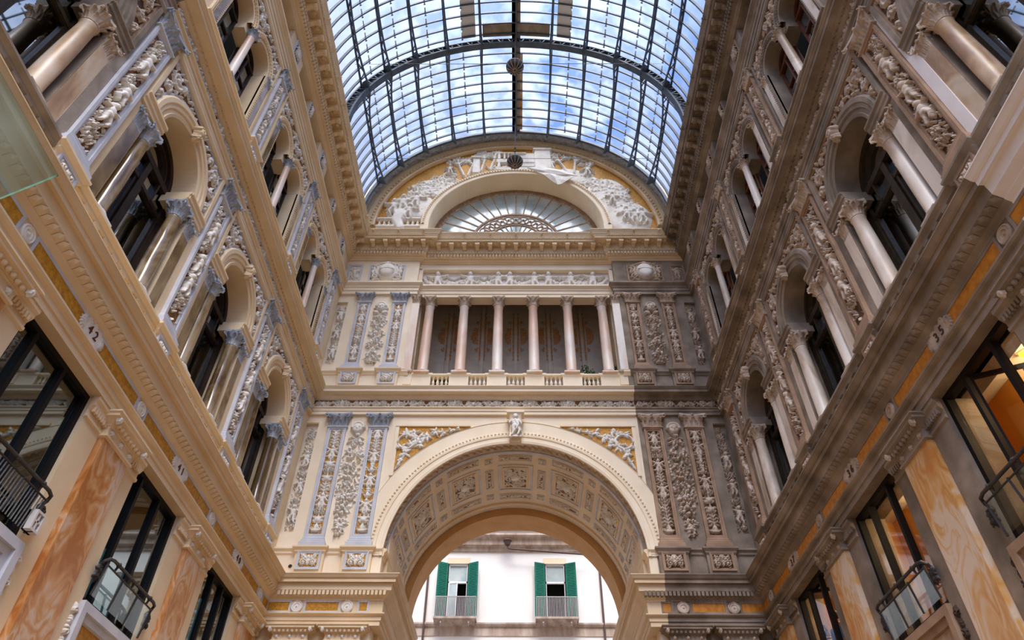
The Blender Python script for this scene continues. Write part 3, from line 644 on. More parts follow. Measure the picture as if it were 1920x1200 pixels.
for i, (u0, u1, y) in enumerate(((-W0+.34, -XC+.24, 0), (-XC+.28, XC-.28, -ST), (XC-.24, W0-.34, 0))):
    p = uprE[(0, 2, 4)[i]]
    for nm, st, wd, n0, n1, z0, z1 in (('dentil_moulding', .14, .09, .24, .34, 24.55, 24.68), ('egg_moulding', .12, .075, .3, .37, 24.7, 24.84), ('bead_moulding', .08, .045, .78, .815, 25.2, 25.26)):
        obj(nm, row_boxes(u1-u0, st, wd, n0, n1, z0, z1, 'cream').build(nm), p, FE.at(u0, y, 0))
def modillion(m):
    b = MB(); b.box(-.09, .09, .3, .69, 24.98, 25.14, m)
    v = [(.34, 24.86), (.42, 24.88), (.5, 24.95), (.58, 24.93), (.66, 24.97), (.68, 25.0), (.34, 25.0)]
    b.prof(v, -.075, .075, m); b.prof([(.62, 24.93), (.70, 24.94), (.70, 25.06), (.62, 25.06)], -.1, .1, m); return b.build('modillion')
def coffer_rose(m):
    f = HF(-.13, .13, -.13, .13, .016); f.rosette(0, 0, .12, .06, 6); return f.mesh('coffer_rosette', m, 0)
def boss(m):
    b = MB(); b.ball((0, -.92, 25.4), .055, m, 8); b.box(-.03, .03, .8, .93, 25.34, 25.46, m); return b.build('lion_boss')
for fac, p, m, k0 in ((FL, uprL, 'cream', 9), (FR, uprR, 'stoneR', 9)):
    mo, bo, ro = modillion(m), boss(m), coffer_rose(m); y = 19.33
    i = 0
    while y > 8.0:
        obj('modillion', mo, p, fac.at(y, 0, 0), fac.rz)
        if i % 2 == 0: obj('lion_boss', bo, p, fac.at(y+.05, 0, 0), fac.rz)
        ob = obj('coffer_rosette', ro, p, fac.at(y-.26, .53, 25.135), fac.rz); ob.rotation_euler = (pi/2, 0, fac.rz); i += 1; y -= BAY/8
mo, bo, ro = modillion('cream'), boss('cream'), coffer_rose('cream')
for p, xs, y in ((uprE[0], [-6.2+.55*i for i in range(5)], 0), (uprE[2], [-3.36+.56*i for i in range(13)], -ST), (uprE[4], [4.0+.55*i for i in range(5)], 0)):
    for i, x in enumerate(xs):
        obj('modillion', mo, p, FE.at(x, y, 0)); ob = obj('coffer_rosette', ro, p, FE.at(x+.275, y+.53, 25.135)); ob.rotation_euler = (pi/2, 0, 0)
        if i % 2 == 0: obj('lion_boss', bo, p, FE.at(x, y, 0))

# carved friezes of the main entablature
def frieze(fac, u0, u1, pal, parent, seed):
    L = u1-u0; g = MB(); g.box(0, L, .0, .05, 16.46, 16.79, pal['gnd']); mir = fac.side == 'R'
    loc = fac.at(u0, 0, 0); o = obj('frieze_ground', g.build('frieze_ground', mirror=mir), parent, loc, fac.rz)
    me = hf_frieze(L, .32, seed).mesh('frieze_relief', pal['rel'], .05)
    if mir: me.transform(Matrix.Scale(-1, 4, (1, 0, 0))); me.flip_normals()
    obj('frieze_relief', me, parent, (loc[0], loc[1], 16.465), fac.rz)
PL, PR = PAL['L'], PAL['R']
frieze(FL, 6.0, D0-.08, PL, midL, 3); frieze(FR, 3.0, D0-.08, PR, midR, 4); frieze(FE, -W0+.08, 4.2, PL, midE, 5); frieze(FE, 4.22, W0-.08, PR, midER, 6)
# ------------------------------------------------------------------ side walls
UC = [4.22+BAY*k for k in range(4)]                             # bay centres, from the camera towards the end wall
UP = [6.31+BAY*k for k in range(4)]                             # pilaster axes
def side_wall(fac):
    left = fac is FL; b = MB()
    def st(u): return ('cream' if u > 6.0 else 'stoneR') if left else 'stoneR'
    hb = BAY/2
    b.box(Y0, UC[0]-hb, -.6, 0, 0, 27.5, st(0))
    for k, uc in enumerate(UC):
        m = st(uc); x0, x1 = uc-hb, uc+hb
        ml = 'cream' if left else 'stoneR'
        # mezzanine
        b.box(x0, x1, -.6, 0, 0, 6.26, ml); b.box(x0, uc-1.06, -.6, 0, 6.26, 8.87, ml); b.box(uc+1.06, x1, -.6, 0, 6.26, 8.87, ml); b.box(x0, x1, -.6, .0, 8.87, 10.2, ml)
        b.box(x0+.475, uc-1.06, 0, .10, 0, 8.87, ml); b.box(uc+1.06, x1-.475, 0, .10, 0, 8.87, ml)
        # main storey
        b.box(x0, x1, -.6, 0, 10.2, 11.25, m); b.box(x0, uc-1.2, -.6, 0, 11.25, 14.36, m); b.box(uc+1.2, x1, -.6, 0, 11.25, 14.36, m)
        b.wallarch(x0, x1, 14.36, 16.2, uc, 14.37, .93, 0, m); b.arch([(.93, 0), (.93, -.62)], uc, 14.37, m)
        b.box(x0, x1, -.6, -.02, 15.35, 18.1, m)
        b.box(x0, x1, -.3, 0, 16.2, 18.1, m)
        # upper storey
        b.box(x0, uc-1.25, -.5, 0, 18.1, 20.72, m); b.box(uc+1.25, x1, -.5, 0, 18.1, 20.72, m)
        b.wallarch(x0, uc, 20.72, 22.3, uc-.77, 20.73, .48, 0, m); b.wallarch(uc, x1, 20.72, 22.3, uc+.77, 20.73, .48, 0, m)
        for q in (-.77, .77): b.arch([(.48, 0), (.48, -.5)], uc+q, 20.73, m)
        b.box(uc-.29, uc+.29, -.5, -.12, 20.45, 20.9, m)
        b.box(x0, x1, -.5, -.02, 21.5, 23.5, m)
        # attic with paired square openings
        b.box(x0, x1, -.5, 0, 22.8, 23.45, m); b.box(x0, x0+.6, -.5, 0, 23.4, 24.45, m); b.box(x1-.6, x1, -.5, 0, 23.4, 24.45, m); b.box(uc-.17, uc+.17, -.5, 0, 23.4, 24.45, m)
        b.box(x0, x1, -.5, 0, 24.36, 27.5, m)
    e = UC[-1]+hb
    b.box(e, D0, -.6, 0, 0, 27.5, st(e)); b.box(Y0, D0, -9 if not left else -3.2, -1.35, 9.7, 27.5, 'dark'); b.box(Y0, D0, -6.2, -6, 0, 27.5, 'dark')  # dark backing boxes added behind the openings to block light
    b.box(Y0, D0, -6, -.55, 5.9, 6.24, 'shelf')
    return struct('wall_left' if left else 'wall_right', b.build('wall', mirror=not left), None, fac.at(0, 0, 0), fac.rz)
side_wall(FL); side_wall(FR)

# ------------------------------------------------------------------ windows of the side walls (setting)
_wn = [0]
def window(fac, u):
    _wn[0] += 1; o = bpy.data.objects.new('window_%d' % _wn[0], None); COL.objects.link(o); o.location = fac.at(u, 0, 0); o.rotation_euler = (0, 0, fac.rz); o['kind'] = 'structure'
    return o
def main_window(fac, u, pal, seed):
    t = window(fac, u); st, wd = pal['stone'], pal['wood']; K = ('mw', st)
    def sur():
        b = MB(); b.arch([(.93, -.02), (.93, .03), (1.0, .05), (1.01, .02), (1.10, .02), (1.12, .06), (1.2, .06), (1.23, .09), (1.33, .09), (1.37, .05), (1.38, 0)], 0, 14.37, st, 36); return b.build('arch_moulding')
    obj('arch_moulding', cached(K+(1,), sur), t)
    def imp():
        b = MB(); q = [(-.55, 14.06), (.05, 14.06), (.05, 14.16), (.08, 14.18), (.08, 14.28), (.12, 14.31), (.12, 14.36), (-.55, 14.36)]
        for s in (-1, 1):
            k = len(q); a0, a1 = .80, 1.66
            b.prof(q, s*a0, s*a1, st)
            b.prof([(n-.02, z) for n, z in q if True], s*(a0-.03), s*a0, st)
        return b.build('impost')
    obj('impost', cached(K+(2,), imp), t)
    def key():
        f = HF(-.2, .2, 0, .5, .02); f.head(0, .3, .12, .2); f.leaf(0, .28, .28, .16, .18, -pi/2); f.rosette(0, .12, .12, .16); f.leaf(0, .3, .2, .12, .14, .5); f.leaf(0, .3, .2, .12, .14, pi-.5)
        return f.mesh('keystone_head', 'cream' if pal is PL else 'capR', .06)
    obj('keystone_head', cached(K+(3,), key), t, (0, 0, 15.2))
    def spa(side):
        f = HF(-1.52, 1.52, 14.45, 15.93, .022); r = random.Random(8)
        for q in range(150): f.leaf(r.uniform(-1.5, 1.5), r.uniform(14.5, 15.9), r.uniform(.1, .2), r.uniform(.035, .06), .1*r.uniform(.4, 1), r.uniform(0, 6.3))
        for s in (-1, 1):
            f.spiral(s*1.22, 15.6, .2, s, 0, 1.4, .035, .07); f.spiral(s*1.36, 15.15, .12, -s, 0, 1.3, .03, .07); f.rosette(s*.9, 15.78, .12, .07); f.spiral(s*1.44, 14.75, .08, s, 1, 1.2, .025, .07)
        f.mask(lambda X, Z: (X**2+(Z-14.37)**2 > 1.41**2) & (X*side > .05)); return f.mesh('spandrel_relief', pal['rel'], .015)
    for s in (-1, 1):
        obj('spandrel_relief', cached(K+(4, s, pal['rel']), lambda: spa(s)), t)
    def sgr():
        b = MB(); b.wallarch(-1.53, 1.53, 14.42, 15.95, 0, 14.43, 1.36, .012, pal['gnd']); return b.build('spandrel_ground')
    obj('spandrel_ground', cached(K+(5,), sgr), t)
    def sfr():
        b = MB()
        for s in (-1, 1):
            b.box(s*1.53-.03, s*1.53+.03, 0, .05, 14.42, 15.98, pal['trim']); b.box(s*1.6-.05, s*1.6+.05, 0, .09, 14.36, 16.0, st)
        b.box(-1.55, 1.55, 0, .05, 15.92, 15.98, pal['trim']); b.prof([(0, 15.97), (.09, 15.97), (.12, 16.03), (.12, 16.1), (.08, 16.16), (0, 16.16)], -1.75, 1.75, st)
        b.arch([(1.38, 0), (1.38, .03), (1.43, .03), (1.43, 0)], 0, 14.37, pal['trim'], 36)
        return b.build('spandrel_frame')
    obj('spandrel_frame', cached(K+(6,), sfr), t)
    def frm():
        b = MB(); n0, n1 = -.66, -.52
        b.arch([(1.0, n1), (.80, n1), (.80, n0), (1.0, n0), (1.0, n1)], 0, 14.37, wd, 30); b.arch([(.64, n1), (.58, n1+.02), (.56, n0), (.64, n0), (.64, n1)], 0, 14.37, wd, 26)
        b.box(-1.2, -1.0, n0, n1, 11.2, 14.4, wd); b.box(1.0, 1.2, n0, n1, 11.2, 14.4, wd); b.box(-1.2, 1.2, n0, n1+.03, 14.27, 14.43, wd)
        b.box(-1.1, 1.1, n0, n1, 11.2, 11.5, wd); b.box(-1.0, 1.0, n0, n1, 13.66, 13.76, wd)
        for q in (-1, 1): b.frame(*sorted((q*.1, q*1.0)), 11.45, 13.7, .07, n0, n1-.02, wd)
        return b.build('frame')
    obj('frame', cached(K+(7, wd), frm), t)
    def mul(x, w_, z0, z1):
        b = MB(); b.box(x-w_/2, x+w_/2, -.65, -.5, z0, z1, wd); return b.build('mullion')
    for i, (x, w_, z0, z1) in enumerate(((0, .16, 11.4, 14.3), (-.52, .05, 13.7, 14.3), (.52, .05, 13.7, 14.3))): obj('mullion', cached(K+(8, i, wd), lambda: mul(x, w_, z0, z1)), t)
    def pn():
        b = MB(); b.disc(.99, 0, 14.37, -.60, 'paneD'); b.box(-1.1, 1.1, -.615, -.6, 11.3, 14.37, 'paneD'); return b.build('pane')
    obj('pane', cached(K+(9,), pn), t)
    return t
def upper_window(fac, u, pal, wood):
    t = window(fac, u); st = pal['stone']; K = ('uw', st)
    def sur():
        b = MB()
        for q in (-.77, .77):
            b.arch([(.48, -.02), (.48, .02), (.53, .035), (.54, .0), (.60, .0), (.61, .05), (.68, .05), (.70, .075), (.75, .075), (.77, 0)], q, 20.73, st, 26)
            b.box(q-.77 if q < 0 else q+.48, q-.48 if q < 0 else q+.77, -.05, .05, 18.15, 20.73, st)
        return b.build('arch_moulding')
    obj('arch_moulding', cached(K+(1,), sur), t)
    def beads():
        b = MB()
        for q in (-.77, .77):
            for j in range(21):
                a = -pi/2+pi*j/20; b.box(q+.57*math.sin(a)-.02, q+.57*math.sin(a)+.02, -.01, .03, 20.73+.57*math.cos(a)-.02, 20.73+.57*math.cos(a)+.02, st); b.box(q+.65*math.sin(a)-.017, q+.65*math.sin(a)+.017, .03, .075, 20.73+.65*math.cos(a)-.017, 20.73+.65*math.cos(a)+.017, st)
            x = q+.545*(1 if q > 0 else -1)
            for j in range(24): b.box(x-.02, x+.02, .03, .075, 18.2+j*.1, 18.24+j*.1, st)
        return b.build('bead_moulding')
    obj('bead_moulding', cached(K+(2,), beads), t)
    def spa():
        f = HF(-1.6, 1.6, 20.9, 21.97, .024); r = random.Random(18)
        for q in range(150): f.leaf(r.uniform(-1.6, 1.6), r.uniform(20.9, 21.95), r.uniform(.1, .2), r.uniform(.035, .055), .09*r.uniform(.4, 1), r.uniform(0, 6.3))
        for x, z, R in ((0, 21.55, .16), (-.3, 21.75, .12), (.3, 21.75, .12), (-1.4, 21.6, .15), (1.4, 21.6, .15), (-1.52, 21.2, .08), (1.52, 21.2, .08)): f.spiral(x, z, R, 1, 0, 1.3, .03, .065)
        f.mask(lambda X, Z: (np.abs(X)-.77)**2+(Z-20.73)**2 > .79**2); return f.mesh('spandrel_relief', pal['rel'], .015)
    obj('spandrel_relief', cached(K+(3, pal['rel']), spa), t)
    def gr():
        b = MB(); b.wallarch(-1.62, 0, 20.85, 22.0, -.77, 20.86, .76, .012, pal['gnd']); b.wallarch(0, 1.62, 20.85, 22.0, .77, 20.86, .76, .012, pal['gnd']); return b.build('spandrel_ground')
    obj('spandrel_ground', cached(K+(4,), gr), t)
    def fr():
        b = MB()
        for s in (-1, 1): b.box(s*1.63-.03, s*1.63+.03, 0, .07, 18.15, 22.0, st)
        b.prof([(0, 21.97), (.07, 21.97), (.11, 22.05), (.11, 22.13), (.07, 22.2), (0, 22.25)], -1.72, 1.72, st); return b.build('outer_frame')
    obj('outer_frame', cached(K+(5,), fr), t)
    def wf():
        b = MB(); n0, n1 = -.5, -.4
        for q in (-.77, .77):
            b.arch([(.52, n1), (.43, n1), (.43, n0), (.52, n0), (.52, n1)], q, 20.73, wood, 20); b.box(q-.5, q-.42, n0, n1, 18.1, 20.75, wood); b.box(q+.42, q+.5, n0, n1, 18.1, 20.75, wood)
            b.box(q-.5, q+.5, n0, n1+.02, 20.68, 20.78, wood); b.box(q-.035, q+.035, n0, n1+.02, 18.1, 20.7, wood); b.box(q-.45, q+.45, n0, n1, 19.85, 19.92, wood); b.box(q-.45, q+.45, n0, n1, 18.1, 18.3, wood)
        return b.build('frame')
    obj('frame', cached(K+(6, wood), wf), t)
    def pn():
        b = MB()
        for q in (-.77, .77): b.disc(.5, q, 20.73, -.45, 'paneD', seg=20); b.box(q-.48, q+.48, -.46, -.45, 18.1, 20.73, 'paneD')
        return b.build('pane')
    obj('pane', cached(K+(7,), pn), t)
    return t

ORD = ['fourth', 'third', 'second', 'first']
SIDE = {'L': 'left wall', 'R': 'right wall'}
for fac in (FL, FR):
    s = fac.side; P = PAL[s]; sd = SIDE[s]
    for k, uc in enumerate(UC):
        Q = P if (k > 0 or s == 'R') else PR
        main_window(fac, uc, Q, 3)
        wd = ('dark brown' if s == 'L' else 'olive brown')
        for q, side in ((-.93, 'near'), (.93, 'far')):
            mc = Q['col'] if k else 'colU'
            bayn = 'arched window '+ORD[k]
            column(fac, uc+q, -.12, 11.27, 14.08, .17, mc, Q['cap'], 'round %s column, %s side of the %s main window from the end, %s' % ('glossy olive' if mc == 'colL' else 'worn pale' if mc == 'colR' else 'dusty brown', side, ORD[k], sd), 'columns of the main storey on the %s' % sd, bh=.16, ch=.5, wt=.46, mbase='reliefL' if Q is PL else 'capR')
            respond(fac, uc+q*1.47, -.09, 11.27, 13.96, .3, mc, Q['cap'], 'flat %s pilaster, %s side of the %s main window from the end, %s' % ('olive' if mc == 'colL' else 'tan', side, ORD[k], sd), 'flat marble pilasters of the main storey on the %s' % sd)
        if k:
            upper_window(fac, uc, Q, 'woodL' if s == 'L' else 'woodR')
            column(fac, uc, .0, 18.15, 20.72, .115, 'colR' if s == 'R' else 'colE', Q['cap'], 'slim pale column between twin arches, %s upper window pair from the end, %s' % (ORD[k], sd), 'slim columns of the twin windows on the %s' % sd, bh=.12, ch=.36, wt=.34)
            for q, side in ((-1, 'near'), (1, 'far')):
                respond(fac, uc+q*1.42, .0, 18.15, 20.72, .22, 'colL' if s == 'L' else 'colR', Q['cap'], 'narrow pilaster, %s side of the %s upper window pair from the end, %s' % (side, ORD[k], sd), 'narrow pilasters of the twin windows on the %s' % sd, bh=.1, ch=.34, d=.07)
        # dado and blind balustrade under the main window
        dd = thing('blind_balustrade', 'blind %s balustrade below the %s main arched window from the end, %s' % ('cream' if Q is PL else 'grey', ORD[k], sd), 'balustrade', fac.at(uc, 0, 10.2), fac.rz, 'blind balustrades on the %s' % sd)
        obj('rail', cached(('dr', Q['stone']), lambda: (lambda b: (b.prof([(0, .84), (.10, .86), (.10, .92), (.17, .98), (.17, 1.03), (0, 1.06)], -1.74, 1.74, Q['stone']), b.box(-1.74, 1.74, 0, .1, 0, .2, Q['stone']), b)[2])(MB()).build('rail')), dd)
        bm = cached(('bl', Q['stone']), lambda: baluster(.66, .085, Q['stone']).build('baluster'))
        for i in range(3): obj('dado_panel', cached(('dp', Q['stone']), lambda: (lambda b: (b.box(-.13, .13, 0, .07, .2, .86, Q['stone']), b)[1])(MB()).build('dado_panel')), dd, (-.86+.86*i*1.0, 0, 0))
        for i in range(8): obj('baluster', bm, dd, (-1.3+i*.37+(.0), -.02, .2))
        if k:
            b = MB(); b.prof([(0, 17.98), (.08, 18.0), (.08, 18.05), (.15, 18.1), (.15, 18.15), (0, 18.18)], -1.75, 1.75, Q['stone']); struct('trim_%d' % (200+_wn[0]), b.build('trim'), None, fac.at(uc, 0, 0), fac.rz)
    for k, up in enumerate(UP):
        figs = ((1.0, .7), (2.3, .8)) if k == 0 else None
        pilaster(fac, up, 11.23, P, 'big carved %s pilaster, main storey of the %s, %s from the end' % ('white' if s == 'L' else 'beige', sd, ORD[k]), 'carved pilasters of the main storey on the %s' % sd, seed=11+k % 2, ped=(10.22, 10.59, .38, .40), figs=((.75, .62), (1.45, .62), (2.5, .7)))
        if k:
            pilaster(fac, up, 18.2, P, 'small carved %s pilaster, upper storey of the %s, %s from the end' % ('white' if s == 'L' else 'beige', sd, ORD[k]), 'carved pilasters of the upper storey on the %s' % sd, w_=.52, rw=.34, h=3.24, bh=.3, ch=.46, seed=21+k % 2, ped=(17.2, 17.56, .3, .38), capw=.66)
            # attic panel above
            a = thing('attic_relief', 'framed %s attic relief on the %s above the %s small pilaster from the end' % ('white' if s == 'L' else 'beige', sd, ORD[k]), 'relief panel', fac.at(up, 0, 23.55), fac.rz, 'attic relief panels on the %s' % sd)
            obj('frame', cached(('af', P['trim']), lambda: frame_mb(.56, .8, .09, P['trim'], .04).build('frame')), a)
            obj('relief', cached(('ar', P['rel']), lambda: hf_square(.36, .6, 3).mesh('relief', P['rel'], .02)), a, (0, 0, .1))
            obj('ground', cached(('ag', P['gnd']), lambda: panel_mb(.4, .64, P['gnd'], .015).build('ground')), a, (0, 0, .08))
        if k and k < 4:
            c = thing('attic_pier_relief', 'narrow %s relief between two attic openings, %s pair from the end, %s' % ('white' if s == 'L' else 'beige', ORD[k], sd), 'relief panel', fac.at(UC[k], 0, 23.5), fac.rz, 'narrow attic reliefs on the %s' % sd)
            obj('frame', cached(('cf', P['trim']), lambda: frame_mb(.30, .8, .05, P['trim'], .04).build('frame')), c)
            obj('relief', cached(('cr', P['rel']), lambda: hf_square(.2, .68, 5).mesh('relief', P['rel'], .02)), c, (0, 0, .06))
# plaster strips beside the last pilasters
b = MB(); b.box(5.73, 5.97, 0, .03, 11.3, 16.1, 'grey'); struct('trim_301', b.build('trim'), None, FL.at(0, 0, 0), FL.rz)
b = MB(); b.box(5.73, 5.97, 0, .03, 11.3, 16.1, 'white'); struct('trim_302', b.build('trim', mirror=True), None, FR.at(0, 0, 0), FR.rz)

# ------------------------------------------------------------------ mezzanine: marble pilasters, shop windows, railings, number plaques
def shop_pilaster(fac, u, pal, label, group):
    t = thing('marble_pilaster', label, 'pilaster', fac.at(u, 0, 0), fac.rz, group); m = 'shopm' if pal is PL else 'shopmR'; st = pal['stone']; K = ('sp', st)
    obj('shaft', cached(K+(1,), lambda: (lambda b: (b.box(-.47, .47, 0, .22, 0, 8.42, m), b)[1])(MB()).build('shaft')), t)
    def cap():
        b = MB(); b.block([(.22, 8.42), (.27, 8.44), (.27, 8.48), (.24, 8.5), (.24, 8.64), (.27, 8.655), (.27, 8.67), (.36, 8.74), (.42, 8.76), (.42, 8.81), (.45, 8.83), (.45, 8.86), (.36, 8.872)], -.25, .25, st)
        for i in range(8): b.ball((-.42+.12*i, -.335, 8.70), .05, st, 8, .055)
        return b.build('capital')
    obj('capital', cached(K+(2,), cap), t)
    def ros():
        f = HF(-.07, .07, -.07, .07, .012); f.rosette(0, 0, .065, .05, 5); return f.mesh('rosette', 'reliefL' if pal is PL else 'capR', .24)
    for x in (-.36, 0, .36): obj('rosette', cached(K+(3,), ros), t, (x, 0, 8.57))
    def cor():
        f = HF(-.09, .09, -.1, .1, .014); f.leaf(0, -.08, .16, .13, .07, pi/2); f.ell(0, .02, .05, .04, .07); return f.mesh('corner_leaf', 'reliefL' if pal is PL else 'capR', .36)
    for x in (-.55, .55): obj('corner_leaf', cached(K+(4,), cor), t, (x, 0, 8.73))
    def fl(sg):
        b = MB()
        for s in (sg,):
            b.prof([(.10, 8.45), (.14, 8.47), (.14, 8.52), (.11, 8.54), (.11, 8.62), (.18, 8.70), (.18, 8.76), (.22, 8.8), (.22, 8.865), (.1, 8.87)], s*.48, s*1.06, st)
            for i in range(7): b.box(s*(.52+i*.075)-.02, s*(.52+i*.075)+.02, .13, .185, 8.6, 8.7, st)
        return b.build('side_capital')
    for sg in (-1, 1): obj('side_capital', cached(K+(5, sg), lambda: fl(sg)), t)
    return t
def text_mesh(s, size, m, ext=.008):
    c = bpy.data.curves.new('lettering', 'FONT'); c.body = s; c.size = size; c.extrude = ext; c.align_x = 'CENTER'; c.align_y = 'CENTER'
    o = bpy.data.objects.new('lettering', c); COL.objects.link(o); dg = bpy.context.evaluated_depsgraph_get(); dg.update()
    me = bpy.data.meshes.new_from_object(o.evaluated_get(dg)); bpy.data.objects.remove(o); bpy.data.curves.remove(c)
    me.materials.clear(); me.materials.append(M[m]); me.transform(Matrix.Rotation(pi/2, 4, 'X')); return me
def plaque(fac, u, num, pal, label, group):
    t = thing('number_plaque', label, 'plaque', fac.at(u, .28, 9.375), fac.rz, group); m = 'reliefL' if pal is PL else 'capR'
    def body():
        f = HF(-.42, .42, -.2, .2, .014)
        f.h = np.where((np.abs(f.X[None, :]) < .27) & (np.abs(f.Z[:, None]) < .14), .035, 0)
        for q in (-1, 1):
            for i in range(7): a = -1.3+i*.43; f.leaf(q*.25, 0, .16, .075, .06, a if q > 0 else pi-a)
            f.spiral(q*.16, .15, .05, q, 0, 1.2, .018, .045); f.spiral(q*.16, -.15, .05, -q, 0, 1.2, .018, .045)
        for x in np.linspace(-.2, .2, 9): f.ell(x, .145, .02, .02, .045); f.ell(x, -.145, .02, .02, .045)
        f.leaf(0, .12, .09, .12, .05, pi/2); return f.mesh('shield', m, 0)
    obj('shield', cached(('pq', m), body), t)
    n = obj('numeral', text_mesh(num[0]+' '+num[1], .23, 'ink' if pal is PL else 'inkR'), t, (0, -.043, 0)); n['label'] = 'dark numeral %s' % num
    return t
def roundel(fac, u, n, z, m, label, group, r=.15):
    t = thing('roundel', label, 'roundel', fac.at(u, n, z), fac.rz, group)
    def mk():
        b = MB(); p = [(r, 0), (r, .03), (r*.86, .05), (r*.8, .03), (r*.5, .045), (r*.44, .025), (r*.16, .03), (r*.12, .055), (.0, .06)]; b.lathe(p, m, seg=24); me = b.build('disc', smooth=False); me.transform(Matrix.Rotation(pi/2, 4, 'X')); return me
    obj('disc', cached(('rd', m, r), mk), t)
    return t
def railing(fac, u, label, group, meshed=True):
    t = thing('window_railing', label, 'railing', fac.at(u, 0, 6.3), fac.rz, group)
    def top():
        b = MB(); b.tube([(-1.05, -.12, .50), (-1.07, -.2, .60), (-1.02, -.26, .66), (-.9, -.28, .68), (.9, -.28, .68), (1.02, -.26, .66), (1.07, -.2, .60), (1.05, -.12, .50)], .03, 'ironD', 8)
        b.tube([(-1.0, -.24, .57), (1.0, -.24, .57)], .016, 'ironD', 6)
        for x in (-.72, 0, .72): b.ball((x, -.28, .68), .05, 'ironD', 8); b.bar((x, -.24, .57), (x, -.28, .68), .03, 'ironD')
        return b.build('handrail', smooth=False)
    obj('handrail', cached(('rt',), top), t)
    def post():
        b = MB(); b.bar((0, -.16, .05), (0, -.24, .60), .035, 'ironD'); return b.build('post')
    for x in (-1.0, -.33, .33, 1.0): obj('post', cached(('rp',), post), t, (x, 0, 0))
    def lf():
        f = HF(-.13, .13, -.2, .13, .016); f.rosette(0, .02, .11, .07, 7); f.leaf(0, -.02, .17, .12, .06, -pi/2); f.leaf(-.03, -.05, .12, .08, .05, -2.2); f.leaf(.03, -.05, .12, .08, .05, -.9); return f.mesh('finial', 'ironD', .0)
    for x in (-1.08, 1.08): obj('finial', cached(('rf',), lf), t, (x, -.16, .42))
    if meshed:
        def msh():
            b = MB()
            for i in range(30): x = -1.0+i*2.0/29; b.bar((x, -.17, .05), (x, -.235, .55), .018, 'mesh')
            return b.build('mesh_screen')
        obj('mesh_screen', cached(('rm',), msh), t)
    else:
        b = MB(); b.add([(-1, -.17, .05), (1, -.17, .05), (1, -.235, .56), (-1, -.235, .56), (-1, -.16, .05), (1, -.16, .05), (1, -.225, .56), (-1, -.225, .56)], [(0, 1, 2, 3), (7, 6, 5, 4), (0, 4, 5, 1), (3, 2, 6, 7)], 'paneC'); obj('glass_screen', cached(('rg',), lambda: b.build('glass_screen')), t)
    return t
def sill_panel(fac, u, pal, label, group):
    t = thing('window_apron', label, 'panel', fac.at(u, 0, 5.2), fac.rz, group)
    obj('frame', cached(('sf', pal['trim']), lambda: frame_mb(2.2, 1.02, .26, pal['trim'], .2).build('frame')), t)
    obj('ground', cached(('sg', pal['och']), lambda: panel_mb(1.8, .8, pal['och'] if pal is PL else 'capR', .06).build('ground')), t, (0, 0, .12))
    obj('ledge', cached(('sl', pal['stone']), lambda: (lambda b: (b.prof([(0, -.45), (.14, -.42), (.14, -.3), (.2, -.24), (.2, -.16), (.28, -.06), (.28, 0), (0, 0)], -1.12, 1.12, pal['stone']), b)[1])(MB()).build('ledge')), t)
    def sc():
        f = HF(-.07, .07, 0, 1.0, .014); f.spiral(0, .82, .06, 1, 0, 1.3, .02, .06); f.spiral(0, .5, .065, -1, 2, 1.3, .02, .06); f.spiral(0, .16, .06, 1, 0, 1.3, .02, .06); f.leaf(0, .58, .2, .1, .05, pi/2); f.leaf(0, .24, .2, .1, .05, pi/2); f.leaf(0, .95, .12, .1, .05, -pi/2)
        return f.mesh('scroll', 'reliefL' if pal is PL else 'inkR', .1)
    for x in (-1.18, 1.18): obj('scroll', cached(('ss', pal['trim']), sc), t, (x, 0, 0))
    return t
def shop_window(fac, u, mulls, pane, openleaf=None):
    t = window(fac, u)
    obj('frame', cached(('wf',), lambda: (lambda b: (b.frame(-1.06, 1.06, 6.26, 8.87, .09, -.12, .02, 'steel'), b)[1])(MB()).build('frame')), t)
    for x in mulls: obj('mullion', cached(('wm',), lambda: (lambda b: (b.box(-.04, .04, -.11, .015, 6.3, 8.8, 'steel'), b)[1])(MB()).build('mullion')), t, (x, 0, 0))
    xs = [-1.0]+list(mulls)+[1.0]
    for i in range(len(xs)-1):
        if openleaf == i:
            a, c = xs[i], xs[i+1]; q = c-a
            b = MB(); b.frame(0, q, 6.34, 8.8, .07, -.03, .03, 'steel'); o = obj('casement', b.build('casement'), t, (a, .05, 0), 1.15)
            b = MB(); b.box(.07, q-.07, -.005, .005, 6.42, 8.72, 'paneC'); obj('pane', b.build('pane'), o)
            continue
        b = MB(); b.box(xs[i]+.04, xs[i+1]-.04, -.075, -.065, 6.34, 8.8, pane); obj('pane', b.build('pane'), t)
    return t
PLQ = {'L': ('', '42', '41', '40'), 'R': ('', '35', '36', '37')}
